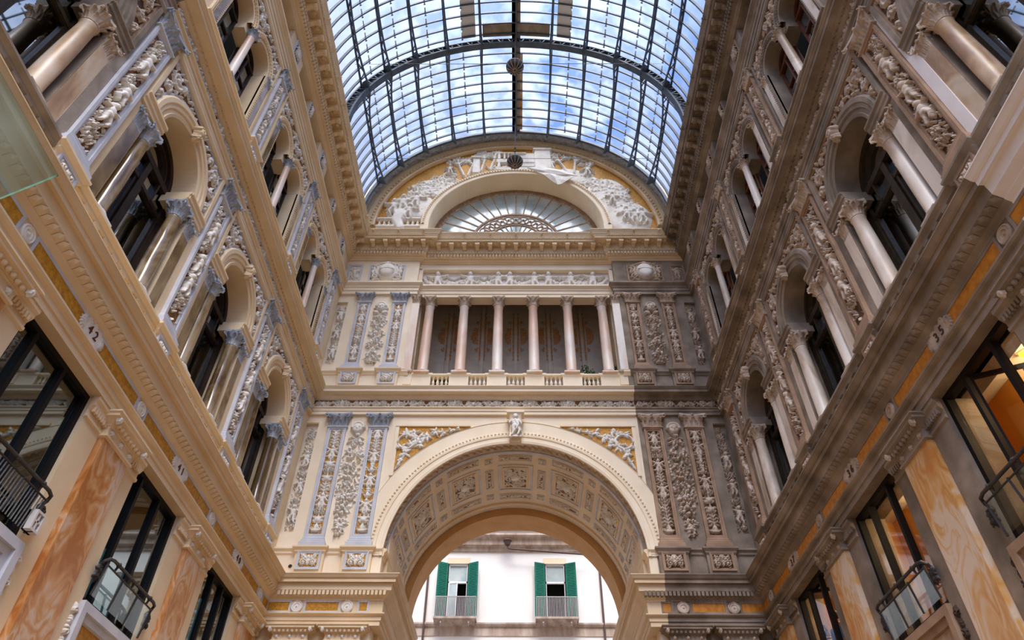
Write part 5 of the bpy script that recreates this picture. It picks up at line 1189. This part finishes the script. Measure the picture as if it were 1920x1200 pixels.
# landscape relief round the fanlight
t = thing('landscape_relief', 'large white relief of trees, figures and garden architecture on ochre round the fanlight', 'relief panel', FE.at(0, 0, ZC))
b = MB(); b.arch([(4.36, -.12), (6.52, -.12)], 0, 0, 'ochre', 60); [b.box(*sorted((s*4.36, s*6.52)), -.2, -.12, -.6, 0, 'ochre') for s in (-1, 1)]; obj('ground', b.build('ground'), t)
f = HF(-6.5, 6.5, -.45, 6.5, .036); r = random.Random(21)
def tree(x, z, hgt, sp, lean=0):
    top = (x+lean, z+hgt*.55); f.stroke([(x, z), (x+lean*.5, z+hgt*.3), top], .07, .04, .16)
    for q in range(7):
        a = pi/2+r.uniform(-1.1, 1.1); e = (top[0]+sp*.6*math.cos(a), top[1]+hgt*.36*math.sin(a)); f.stroke([top, e], .035, .018, .13)
        for k in range(10): f.leaf(e[0]+r.uniform(-.4, .4)*sp*.7, e[1]+r.uniform(-.25, .25)*sp*.7, r.uniform(.1, .18), .07, .12*r.uniform(.5, 1), r.uniform(0, 6.3))
def bush(x, z, rx, rz, n):
    for k in range(n):
        a, q = r.uniform(0, 6.3), math.sqrt(r.random()); f.leaf(x+rx*q*math.cos(a), z+rz*q*math.sin(a), r.uniform(.12, .24), .1, .16*r.uniform(.4, 1), r.uniform(0, 6.3))
def blk(x0, x1, z0, z1, H): f.h = np.where((f.X[None, :] > x0) & (f.X[None, :] < x1) & (f.Z[:, None] > z0) & (f.Z[:, None] < z1), np.maximum(f.h, H), f.h)
tree(-2.6, 4.0, 1.7, .8, -.3); tree(-2.4, 4.0, 1.7, .7, .2); tree(-1.75, 4.4, 1.9, .7, .15); tree(-1.3, 4.5, 1.8, .7, .2); tree(2.6, 4.2, 1.9, .8, -.4); tree(2.9, 4.2, 1.7, .8, .1); tree(3.4, 4.0, 1.4, .7, .3); tree(1.9, 4.6, 1.6, .7, -.2)
blk(-2.2, -1.85, 4.1, 5.45, .2); blk(-2.3, -1.75, 5.4, 5.52, .26); blk(-1.0, 1.75, 5.05, 5.35, .18); blk(-.95, -.8, 4.6, 5.9, .2); blk(-.3, 1.7, 4.7, 5.95, .14); blk(-1.0, .5, 5.8, 5.92, .22); blk(.95, 1.75, 4.5, 6.15, .22); blk(.85, 1.85, 6.1, 6.22, .28); blk(-1.0, 1.8, 4.4, 4.6, .18)
for x in (-.6, -.4): blk(x-.05, x+.05, 5.3, 5.8, .2)
bush(-.9, 4.75, .5, .12, 40); bush(1.6, 5.3, .5, .55, 80)
bush(-4.4, 2.9, .75, .6, 170); bush(-3.6, 3.6, .7, .45, 110); bush(-5.0, 2.2, .6, .5, 90); bush(4.6, 2.6, .9, .8, 220); bush(5.1, 1.7, .6, .7, 110); bush(3.9, 3.4, .7, .4, 90); bush(-5.7, 1.6, .4, .5, 60)
for x, z, s_ in ((-5.35, 1.0, 1.2), (-4.75, 1.3, 1.1), (-5.75, .75, 1.1), (-5.0, .5, 1.0), (3.55, 3.9, .8), (5.5, .1, 1.0), (5.85, .1, 1.1), (5.15, .3, 1.0), (4.6, 1.6, .8), (-3.3, 4.0, .7)): f.putto(x, z, s_, .3, r.choice((-1, 1)), (r.uniform(-.4, 1), r.uniform(-.6, .8))); bush(x, z+.1, .35, .25, 22)
f.ell(5.3, .7, 1.0, 1.2, .1); f.ell(4.4, 2.4, 1.0, 1.4, .09); f.ell(-4.7, 1.6, .8, .9, .1); f.ell(-3.9, 3.1, 1.0, .7, .08); f.ell(3.2, 3.9, 1.2, .5, .09, -.6)
f.stroke([(-5.4, .9), (-5.5, .4), (-5.3, -.2)], .34, .2, .26); blk(-6.45, -4.4, -.1, .05, .16); blk(-6.45, -4.4, .42, .55, .18)
for i in range(9):
    if i in (4, 5): continue
    x = -6.3+.22*i; f.ell(x, .2, .06, .12, .14); f.ell(x, .36, .035, .08, .12); blk(x-.06, x+.06, .03, .1, .12)
f.mask(lambda X, Z: ((X**2+Z**2 < 6.48**2) | (Z < 0)) & ((X**2+Z**2 > 4.4**2) & ((Z > 0) | (np.abs(X) > 4.4))) & (np.abs(X) < 6.48))
obj('scenery', f.mesh('scenery', 'reliefL', -.12), t)
b = MB(); b.prof([(-.2, 0), (.06, 0), (.1, .05), (.1, .1), (-.2, .12)], -6.6, -4.3, 'cream2'); b.prof([(-.2, 0), (.06, 0), (.1, .05), (.1, .1), (-.2, .12)], 4.3, 6.6, 'cream2'); obj('ledge', b.build('ledge'), t, (0, 0, -.45))
# fanlight (setting)
t = bpy.data.objects.new('window_40', None); COL.objects.link(t); t.location = (0, 21.0, ZC); t['kind'] = 'structure'
b = MB(); b.disc(4.0, 0, 0, 0, 'paneF', seg=48); b.box(-4, 4, -.005, 0, -1.3, 0, 'paneF'); obj('pane', b.build('pane'), t)
b = MB(); b.arch([(4.05, .06), (3.74, .06), (3.74, -.02), (4.05, -.02)], 0, 0, 'capR', 48); b.arch([(2.12, .05), (2.02, .05), (2.02, -.02), (2.12, -.02)], 0, 0, 'trimR', 40); b.arch([(1.3, .05), (1.24, .05), (1.24, -.02), (1.3, -.02)], 0, 0, 'trimR', 36)
for s in (-1, 1): b.box(*sorted((s*3.74, s*4.05)), -.02, .06, -1.3, 0, 'capR')
obj('frame', b.build('frame'), t)
f = HF(0, 3.9*pi, 0, .26, .028); x = .15
while x < 3.9*pi-.1: f.spiral(x, .13, .1, 1, 0, 1.2, .026, .05); f.ell(x+.13, .05, .03, .03, .05); f.ell(x+.13, .21, .03, .03, .05); x += .26
def wf_(x, hh, z): a = x/3.9-h; R = 3.76+z; return np.stack([R*np.sin(a), -.06-hh, R*np.cos(a)], 1)
obj('scroll_rim', f.mesh('scroll_rim', 'trimR', 0, wf_), t)
for i in range(19):
    a = -1.5+3.0*i/18; b = MB(); b.bar((2.07*math.sin(a), -.02, 2.07*math.cos(a)), (3.78*math.sin(a), -.02, 3.78*math.cos(a)), .045, 'capR'); obj('glazing_bar', b.build('glazing_bar'), t)
for i in range(15):
    a = -1.5+3.0*i/14; b = MB(); b.bar((.3*math.sin(a), -.02, .3*math.cos(a)), (1.26*math.sin(a), -.02, 1.26*math.cos(a)), .035, 'trimR'); b.ball((1.68*math.sin(a), -.02, 1.68*math.cos(a)), .06, 'trimR', 8); b.arch([(.3, .03), (.24, .03), (.24, -.01), (.3, -.01), (.3, .03)], 1.66*math.sin(a), 1.66*math.cos(a), 'trimR', 14, -pi, pi); obj('inner_bar', b.build('inner_bar'), t)
b = MB(); b.box(-4.6, 4.6, -24.3, -24, 25, 33, 'facade'); struct('wall_sky_block', b.build('wall_sky_block'))  # unseen box added behind the fanlight to block the sky
# torn sheet
b = MB(); P = [(.55, 31.05), (1.2, 31.12), (2.3, 30.85), (3.05, 30.35), (2.75, 30.2), (2.5, 30.0), (2.2, 29.78), (2.02, 29.72), (1.75, 30.0), (1.35, 30.45), (1.0, 30.75)]; rr = random.Random(4)
n = len(P); C0 = (1.95, 30.45); v = []
for q, k in ((0, 1), (0, .5)):
    for x, z in P: v.append((C0[0]+(x-C0[0])*k, 19.72+.06*rr.uniform(-1, 1)-(.05 if k < 1 else 0), C0[1]+(z-C0[1])*k))
v.append((C0[0], 19.7, C0[1])); fs = [(i, (i+1) % n, n+(i+1) % n, n+i) for i in range(n)]+[(n+i, n+(i+1) % n, 2*n) for i in range(n)]
v += [(x, y+.03, z) for x, y, z in v]; k = 2*n+1; fs += [tuple(i+k for i in q)[::-1] for q in fs]+[(i, i+k, (i+1) % n+k, (i+1) % n) for i in range(n)]
b.add(v, fs, 'reliefL'); tag(obj('torn_sheet', b.build('torn_sheet')), 'torn white sheet hanging over the rim of the fanlight arch', 'sheet')
# bracket ring of pendants
def pendant(y, z, label):
    t = thing('mesh_pendant', label, 'lamp', (-.05, y, z), 0, 'mesh pendants under the vault')
    b = MB(); pr = [(0, -.30), (.14, -.28), (.26, -.2), (.34, -.08), (.36, 0)]; b.lathe(pr, 'ironD', seg=20); b.lathe([(.36, 0), (.39, .02), (.39, .06), (.34, .1), (.18, .2), (.05, .26), (0, .28)], 'mesh', seg=20); obj('dome', b.build('dome', smooth=True), t)
    for i in range(12):
        a = 2*pi*i/12; b = MB(); b.tube([(r_*math.cos(a), r_*math.sin(a), z_) for r_, z_ in ((.05, -.31), (.15, -.295), (.27, -.21), (.35, -.09), (.375, .0))], .012, 'capR', 5); obj('rib', b.build('rib'), t)
    b = MB(); b.bar((0, 0, .26), (0, 0, 34.0-z), .025, 'ironD'); [b.ball((0, 0, q), .05, 'ironD', 8) for q in (.5, .9, 1.2)]; obj('chain', b.build('chain'), t)
    b = MB(); b.bar((-7.0, 0, .3), (7.05, 0, .3), .018, 'ironD'); obj('span_wire', b.build('span_wire'), t)
pendant(14.2, 30.5, 'round mesh pendant hanging from wires below the big iron rib of the vault'); pendant(18.75, 30.1, 'round ribbed pendant hanging in front of the white relief at the end of the vault')

# ------------------------------------------------------------------ glass vault (setting)
RV = 7.1
vault = bpy.data.objects.new('ceiling', None); COL.objects.link(vault); vault.location = (0, 0, ZC); vault['kind'] = 'structure'
YA = 1.0
b = MB(); seg_ = 72; v = []
for R in (RV+.03, RV+.05):
    for j in range(seg_+1):
        a = -h+pi*j/seg_; v += [(R*math.sin(a), YA, R*math.cos(a)), (R*math.sin(a), 19.6, R*math.cos(a))]
k = 2*(seg_+1); b.add(v, [(2*j, 2*j+1, 2*j+3, 2*j+2) for j in range(seg_)]+[(k+2*j, k+2*j+2, k+2*j+3, k+2*j+1) for j in range(seg_)], 'paneV'); obj('glass', b.build('glass', smooth=True), vault)
b = MB(); v = []
for q in (-1, 1):
    b.box(*sorted((q*7.0, q*7.3)), -20, -YA, -1.4, .1, 'cream' if q < 0 else 'stoneR')
obj('springing', b.build('springing'), vault)
def gbar(w_, d_):
    b = MB(); b.arch([(RV+.02, w_/2), (RV-d_, w_/2), (RV-d_, -w_/2), (RV+.02, -w_/2)], 0, 0, 'iron', 64); return b.build('glazing_bar')
gb = gbar(.055, .09)
RIBS = [14.6-5.2*i for i in range(3)]
y = 19.05
while y > YA+.2:
    if min(abs(y-q) for q in RIBS) > .2: obj('glazing_bar', gb, vault, (0, y, 0))
    y -= .485
def mrib():
    b = MB(); b.arch([(RV+.02, .14), (RV-.05, .14), (RV-.05, .02), (RV-.34, .02), (RV-.34, .14), (RV-.42, .14), (RV-.42, -.14), (RV-.34, -.14), (RV-.34, -.02), (RV-.05, -.02), (RV-.05, -.14), (RV+.02, -.14)], 0, 0, 'iron', 72)
    for j in range(90):
        a = -h+pi*(j+.5)/90; a2 = a+pi/90*(.5 if j % 2 else -.5)
        b.bar((RV*.993*math.sin(a), -.1, RV*.993*math.cos(a)), ((RV-.38)*math.sin(a2), -.1, (RV-.38)*math.cos(a2)), .045, 'iron')
    return b.build('main_rib')
mr = mrib()
for y in RIBS: obj('main_rib', mr, vault, (0, y, 0))
er = MB(); er.arch([(RV+.02, .06), (RV-.12, .06), (RV-.12, -.06), (RV+.02, -.06)], 0, 0, 'iron', 64); obj('end_rib', er.build('end_rib'), vault, (0, 19.42, 0))
def purlin():
    """lattice purlin lying along y under the glass, deepening to gussets where it meets the ribs"""
    b = MB(); runs = [(19.42, 14.6)]+[(RIBS[i], RIBS[i]-5.2) for i in range(3)]
    for ya, yb in runs:
        n = 14; P = []
        for i in range(n+1):
            t = i/n; y = ya+(yb-ya)*t; dp = .13+.30*abs(2*t-1)**2.2; P.append((y, dp))
        for i in range(n):
            (y0_, d0), (y1_, d1) = P[i], P[i+1]
            b.bar((0, y0_, RV-.02), (0, y1_, RV-.02), .075, 'iron', .06); b.bar((0, y0_, RV-d0), (0, y1_, RV-d1), .075, 'iron', .05)
            if 1 <= i < n-1: b.bar((0, y0_, RV-(.03 if i % 2 else d0)), (0, y1_, RV-(d1 if i % 2 else .03)), .035, 'iron')
        for yy, dd in ((ya, -1), (yb, 1)):
            q = [(yy, RV-.42), (yy+dd*.42, RV-.30), (yy+dd*.3, RV-.12), (yy, RV-.08)]; b.add([(x, y_, z_) for x in (-.04, .04) for y_, z_ in q], [(0, 1, 2, 3), (7, 6, 5, 4), (0, 4, 5, 1), (1, 5, 6, 2)], 'iron')
    return b.build('lattice_purlin')
pm = purlin()
for i in range(-5, 6):
    o = obj('lattice_purlin', pm, vault); o.rotation_euler = (0, math.radians(13.75*i), 0)
# overlapping clips midway between purlins
cl = MB(); y = 19.2
while y > YA: cl.box(-.03, .03, -y, -(y-.36), RV-.0, RV+.015, 'whitep'); cl.box(-.05, .05, -y-.01, -y+.02, RV-.02, RV+.01, 'iron'); y -= .485
cm = cl.build('glass_clips')
for i in range(-5, 5):
    if i in (-1, 0): continue
    o = obj('glass_clips', cm, vault); o.rotation_euler = (0, math.radians(13.75*(i+.5)), 0)
b = MB()
for q in (-1, 1): b.box(*sorted((q*.03, q*.2)), -19.4, -YA, RV-.015, RV+.02, 'beige'); obj('ridge_strip', b.build('ridge_strip'), vault)
b = MB(); b.box(.2, .32, -19.3, -15.2, RV-.01, RV+.015, 'rust'); obj('rusty_strip', b.build('rusty_strip'), vault)
for q in (-1, 1):
    b = MB(); b.box(-.72, .72, -14.35, -13.75, -.015, .01, 'beige'); o = obj('opaque_panel', b.build('opaque_panel'), vault, ((RV-.02)*math.sin(math.radians(q*6.9)), 0, (RV-.02)*math.cos(math.radians(6.9)))); o.rotation_euler = (0, math.radians(q*6.9), 0)
    b = MB(); b.box(-.32, .32, -14.3, -9.5, -.012, .01, 'whitep'); o = obj('opaque_panel', b.build('opaque_panel'), vault, ((RV-.0)*math.sin(math.radians(q*18)), 0, (RV-.0)*math.cos(math.radians(18)))); o.rotation_euler = (0, math.radians(q*18), 0)

# ------------------------------------------------------------------ building across the street
YB = 36.0
t = thing('apartment_building', 'bright white apartment house with green shutters seen through the archway', 'building', (0, YB, 0))
b = MB(); wx = [-3.05, 2.09]
for x0, x1 in ((-14, wx[0]-.56), (wx[0]+.56, wx[1]-.56), (wx[1]+.56, 14)): b.box(x0, x1, -4, 0, 0, 24, 'facade')
for x in wx: b.box(x-.56, x+.56, -4, 0, 0, 15.2, 'facade'); b.box(x-.56, x+.56, -4, 0, 18.1, 24, 'facade')
obj('wall', b.build('wall'), t)
b = MB(); b.prof([(0, 14.35), (.03, 14.35), (.03, 14.75), (.09, 14.8), (.14, 14.9), (.14, 14.98), (0, 15.0)], -14, 14, 'band'); obj('string_course', b.build('string_course'), t)
b = MB(); b.prof([(0, 18.75), (.1, 18.78), (.12, 18.95), (.3, 19.05), (.34, 19.3), (.5, 19.42), (.55, 19.5), (.55, 19.6), (0, 19.62)], -14, 14, 'band'); obj('cornice', b.build('cornice'), t)
b = MB(); b.prof([(0, 20.0), (.12, 20.03), (.12, 20.12), (0, 20.14)], -14, 14, 'band'); b.prof([(0, 20.4), (.8, 20.42), (.8, 20.5), (0, 20.52)], -14, 14, 'facade'); obj('top_ledge', b.build('top_ledge'), t)
rr = random.Random(12); b = MB()
for i in range(160): x = rr.uniform(-1.6, 1.6); c = Vector((x, -.7+rr.uniform(-.1, .1), 20.5+rr.uniform(.0, .55))); d = Vector((rr.uniform(-1, 1), rr.uniform(-1, 1), rr.uniform(0, 1))).normalized()*.2; o_ = d.orthogonal().normalized()*.05; b.add([c, c+d*.5+o_, c+d, c+d*.5-o_], [(0, 1, 2, 3)], 'leaf')
tag(obj('rooftop_planting', b.build('rooftop_planting'), None, (0, YB, 0)), 'green planting on the top ledge of the white house across the street', 'plant')
for i, x in enumerate(wx):
    wi = obj('window', (lambda b: (b.frame(x-.56, x+.56, 15.2, 18.1, .1, -.16, -.04, 'whitep'), b.box(x-.5, x+.5, -.15, -.04, 17.05, 17.15, 'whitep'), b.box(x-.62, x+.62, 0, .03, 18.1, 18.42, 'cream2'), b)[3])(MB()).build('window'), t)
    obj('glass_pane', (lambda b: (b.box(x-.48, x+.48, -.11, -.1, 17.15, 18.0, 'paneF'), b)[1])(MB()).build('glass_pane'), wi)
    b = MB(); b.box(x-.5, x+.5, -1.4, -1.3, 15.2, 18.1, 'dark'); b.box(x-.56, x-.5, -1.4, 0, 15.2, 18.1, 'dark'); b.box(x+.5, x+.56, -1.4, 0, 15.2, 18.1, 'dark'); obj('room', b.build('room'), wi)
    if i == 0: b = MB(); b.frame(-.0, .5, 15.25, 17.05, .06, -.02, .02, 'whitep'); b.box(.06, .44, -.005, .005, 15.3, 17.0, 'paneF'); obj('door_leaf', b.build('door_leaf'), wi, (x-.47, -.0, 0), -.25)
    for s in (-1, 1):
        b = MB(); b.frame(0, .56*s, 15.25, 18.1, .07, -.03, .03, 'green') if s > 0 else b.frame(-.56, 0, 15.25, 18.1, .07, -.03, .03, 'green')
        for q in range(30): z = 15.36+q*.09; b.box(*sorted((s*.06, s*.5)), -.02, .022, z, z+.06, 'green')
        b.box(*sorted((s*.05, s*.5)), -.012, .0, 15.3, 18.05, 'green')
        obj('shutter', b.build('shutter'), t, (x+s*.56, -.05, 0), -s*(.35+.12*((i+s) % 2)))
    bl = obj('balcony', (lambda b: (b.box(-1.08, 1.08, 0, .62, -.1, 0, 'band'), b.prof([(0, -.34), (.4, -.2), (.55, -.1), (0, -.1)], -1.0, 1.0, 'band'), b)[2])(MB()).build('balcony'), t, (x, 0, 15.1))
    b = MB(); P = [(-1.02, -.02, 1.0), (-1.02, -.58, 1.0), (1.02, -.58, 1.0), (1.02, -.02, 1.0)]; [b.bar(P[q], P[q+1], .04, 'rail') for q in range(3)]
    for q in range(26): xx = -1.02+2.04*q/25; b.bar((xx, -.58, 0), (xx, -.58, 1.0), .028, 'rail')
    for q in (1, 2, 3):
        for e in (-1.02, 1.02): b.bar((e, -.58+.16*q, 0), (e, -.58+.16*q, 1.0), .028, 'rail')
    obj('railing', b.build('railing'), bl)
    for e in (-.7, .7): obj('bracket', (lambda b: (b.tube([(0, 0, 0), (0, -.1, -.2), (0, -.02, -.3)], .035, 'rail', 6), b)[1])(MB()).build('bracket'), bl, (e, -.45, -.1))
for x, lab in ((-4.62, 'left of the two shuttered windows'), (4.45, 'right of the two shuttered windows')):
    b = MB(); b.tube([(0, 0, 0), (0, 0, 18.6)], .055, 'pipe', 8); tag(obj('drainpipe', b.build('drainpipe'), None, (x, YB-.1, 0)), 'thin brown drainpipe on the white house, %s' % lab, 'pipe', 'drainpipes of the white house')
t2 = thing('street_lamp', 'grey lantern fixed under the eaves of the white house with a sloping pipe', 'lamp', (-.45, YB-.5, 19.0))
b = MB(); b.lathe([(.0, -.1), (.12, -.08), (.2, .14), (.24, .16), (.22, .2), (.05, .26), (0, .27)], 'pipe', seg=14); obj('lantern', b.build('lantern'), t2)
b = MB(); b.tube([(0, 0, -.1), (.05, 0, -.26), (.3, 0, -.3), (4.6, 0, -.62)], .05, 'pipe', 8); obj('sloping_pipe', b.build('sloping_pipe'), t2)

# ------------------------------------------------------------------ glass canopy over the left cornice
t = thing('glass_canopy', 'thick green-tinted glass canopy pane sloping out over the cornice of the left wall', 'canopy', (-5.7, 5.02, 8.93))
b = MB(); d = Vector((-1.0, 0, -1.02)); e = Vector((0, -4.2, 0)); nn = d.cross(e).normalized()*.04
c = [Vector((0, 0, 0)), d*1.25, d*1.25+e, e]
b.add(c+[p+nn for p in c], [(0, 1, 2, 3), (7, 6, 5, 4)], 'paneG'); b.add(c+[p+nn for p in c], [(0, 4, 5, 1), (1, 5, 6, 2), (2, 6, 7, 3), (3, 7, 4, 0)], 'paneE'); obj('glass_sheet', b.build('glass_sheet'), t)
for i, (p, q) in enumerate(((.75, .16), (.45, .12))):
    b = MB(); P = d*p+e*q; b.box(-.05, .05, -.05, .05, -.06, .06, 'whitep'); obj('clamp', b.build('clamp'), t, P)
b = MB()
for q in (.5, .95): P = d*1.2+e*q; b.bar(P, P+Vector((-.32, 0, -.1)), .06, 'steel')
obj('bracket', b.build('bracket'), t)

# small white box on the first railing
t = thing('vent_box', 'small off-white slotted box fixed at the lower end of the dark glazed shop window railing', 'vent', FL.at(9.38, .16, 6.36), FL.rz)
b = MB(); b.frame(-.11, .11, 0, .3, .035, 0, .14, 'plastic'); b.box(-.11, .11, 0, .04, 0, .3, 'plastic'); b.box(-.1, .1, .04, .13, .14, .17, 'plastic'); b.box(-.015, .015, .04, .13, 0, .3, 'plastic'); obj('casing', b.build('casing'), t)

# ------------------------------------------------------------------ lit rooms behind the right shop windows
for k in (1, 2, 3):
    uc = UC[k]
    b = MB(); b.box(uc-1.9, uc+1.9, -3.9, -3.8, 6.25, 9.6, 'amber'); b.box(uc-1.95, uc-1.85, -3.9, -.6, 6.25, 9.6, 'amber'); b.box(uc+1.85, uc+1.95, -3.9, -.6, 6.25, 9.6, 'amber')
    b.box(uc-1.95, uc+1.95, -3.9, -.3, 9.2, 9.3, 'ceil'); b.box(uc-1.95, uc+1.95, -3.9, -.58, 6.2, 6.28, 'shelf'); b.box(uc+.9, uc+1.86, -2.4, -1.2, 6.28, 9.2, 'amber')
    struct('wall_shop_%d' % k, b.build('wall_shop', mirror=True), None, FR.at(0, 0, 0), FR.rz)
    nm = ('lowest in view and closest to the camera', 'below plaque 36', 'behind the two people')[k-1]
    for j, (du, n) in enumerate(((-.2, -1.3), (.5, -2.6))):
        t = thing('tube_light', '%s glowing yellow tube light on the ceiling of the lit shop room below plaque %s' % (('first', 'second')[j], PLQ['R'][k]), 'lamp', FR.at(uc+du, n, 9.12), FR.rz+.5, 'yellow tube lights of the shop rooms')
        b = MB(); b.box(-.55, .55, -.04, .04, 0, .06, 'tube'); obj('tube', b.build('tube'), t); pl = bpy.data.lights.new('glow', 'POINT'); pl.energy = 70; pl.color = (1, .72, .38); pl.shadow_soft_size = .25; po = bpy.data.objects.new('glow', pl); COL.objects.link(po); po.parent = t; po.location = (0, 0, -.25); b = MB(); b.box(-.58, .58, -.06, .06, .06, .1, 'ceil'); obj('housing', b.build('housing'), t)
    if k == 2:
        t = thing('shelf_unit', 'dark shelving with an added red reflection board in the lit shop room below plaque 36', 'shelf', FR.at(uc-1.1, -2.2, 6.28), FR.rz)
        b = MB(); b.box(-.7, .7, -.3, -.26, 0, 2.7, 'shelf'); [b.box(-.7, .7, -.3, .1, z, z+.05, 'shelf') for z in (0, .6, 1.2, 1.8, 2.4)]; obj('carcass', b.build('carcass'), t); b = MB(); b.box(-.4, .3, .0, .05, 1.26, 1.6, 'red'); obj('red_reflection_board', b.build('red_reflection_board'), t)  # the red board is added to imitate a reflection in the shop glass

# ------------------------------------------------------------------ the two people at the shop window
def person(label, loc, rz, top, hairlen, lean=0):
    J = {'p': (0, 0, .92), 's': (0, .0, 1.15), 'c': (0, lean*.4, 1.36), 'n': (0, lean*.7, 1.48), 'h': (0, lean*.9-.01, 1.58), 'h2': (0, lean*1.0-.01, 1.70)}
    for q, s in ((-1, 'l'), (1, 'r')):
        J['t'+s] = (q*.1, 0, .88); J['k'+s] = (q*.11, -.02, .48); J['a'+s] = (q*.11, .02, .07); J['f'+s] = (q*.12, -.14, .03)
        J['sh'+s] = (q*.19, lean*.5, 1.38); J['e'+s] = (q*.26, lean*.4-.02, 1.1); J['w'+s] = (q*.24, lean*.4-.2, .95); J['m'+s] = (q*.235, lean*.4-.28, .92)
    rad = dict(p=.15, s=.135, c=.15, n=.055, h=.085, h2=.08)
    for s in 'lr': rad.update({'t'+s: .095, 'k'+s: .062, 'a'+s: .045, 'f'+s: .04, 'sh'+s: .065, 'e'+s: .045, 'w'+s: .032, 'm'+s: .034})
    E_ = [('p', 's'), ('s', 'c'), ('c', 'n'), ('n', 'h'), ('h', 'h2')]
    for s in 'lr': E_ += [('p', 't'+s), ('t'+s, 'k'+s), ('k'+s, 'a'+s), ('a'+s, 'f'+s), ('c', 'sh'+s), ('sh'+s, 'e'+s), ('e'+s, 'w'+s), ('w'+s, 'm'+s)]
    for s, q in (('l', -1), ('r', 1)):
        mx_, my, mz = J['m'+s]
        for i in range(4):
            a, c_ = 'g%s%d' % (s, i), 'G%s%d' % (s, i); o = (i-1.5)*.021
            J[a] = (mx_+o, my-.05, mz-.005); J[c_] = (mx_+o*1.1, my-.085+.006*abs(i-1.5), mz-.025); rad[a] = .009; rad[c_] = .008; E_ += [('m'+s, a), (a, c_)]
        J['T'+s] = (mx_-q*.05, my-.03, mz-.01); rad['T'+s] = .01; E_.append(('m'+s, 'T'+s))
    def skinned(keys, scale, m, nm, sub=2):
        ks = [k for k in J if k in keys]; ix = {k: i for i, k in enumerate(ks)}; me = bpy.data.meshes.new(nm)
        me.from_pydata([J[k] for k in ks], [(ix[a], ix[c]) for a, c in E_ if a in ix and c in ix], [])
        o = bpy.data.objects.new(nm, me); COL.objects.link(o); md = o.modifiers.new('skin', 'SKIN'); 
        if not me.skin_vertices: me.attributes.new('skin', 'FLOAT', 'POINT')
        for k in ks: sv = me.skin_vertices[0].data[ix[k]]; r_ = rad[k]*scale(k); sv.radius = (r_, r_*(.72 if k in ('s', 'c', 'p') else 1)); sv.use_root = k == ks[0]
        o.modifiers.new('sub', 'SUBSURF').levels = sub
        dg = bpy.context.evaluated_depsgraph_get(); dg.update(); out = bpy.data.meshes.new_from_object(o.evaluated_get(dg)); bpy.data.objects.remove(o)
        out.materials.clear(); out.materials.append(M[m]); out.polygons.foreach_set('use_smooth', [True]*len(out.polygons)); return out
    try: body = skinned(set(J), lambda k: 1, 'skin', 'body')
    except Exception as ex:
        print('skin fallback', ex); return
    o = obj('person', body, None, loc, rz); tag(o, label, 'person')
    b = MB(); b.ball((0, lean-.095, 1.62), .022, 'skin', 8, .03); b.ball((0, lean-.088, 1.57), .028, 'red', 8, .008)
    for q in (-1, 1): b.ball((q*.033, lean-.082, 1.645), .014, 'hair', 8); b.ball((q*.092, lean-.01, 1.62), .022, 'skin', 8, .034)
    obj('face', b.build('face', smooth=True), o)
    b = MB(); b.ball((0, lean+.02, 1.66), .112, 'hair', 16, .125)
    if hairlen: b.ball((0, lean+.075, 1.5), .1, 'hair', 14, .2); b.ball((.07, lean+.02, 1.5), .045, 'hair', 10, .16); b.ball((-.07, lean+.02, 1.5), .045, 'hair', 10, .16)
    obj('hair', b.build('hair', smooth=True), o)
    up = {'p', 's', 'c', 'shl', 'shr', 'el', 'er'}
    obj('top', skinned(up, lambda k: 1.14, top, 'top'), o); obj('trousers', skinned({'p', 'tl', 'tr', 'kl', 'kr', 'al', 'ar'}, lambda k: 1.16, 'trousers', 'trousers'), o)
person('dark-haired person in a pale blue shirt standing with the back turned in the lit window', (7.42, 16.42, 6.25), pi*.62, 'shirt', False)
person('long-haired person in a striped top looking out of the lit window', (7.40, 17.3, 6.25), -pi*.42, 'stripe', True)
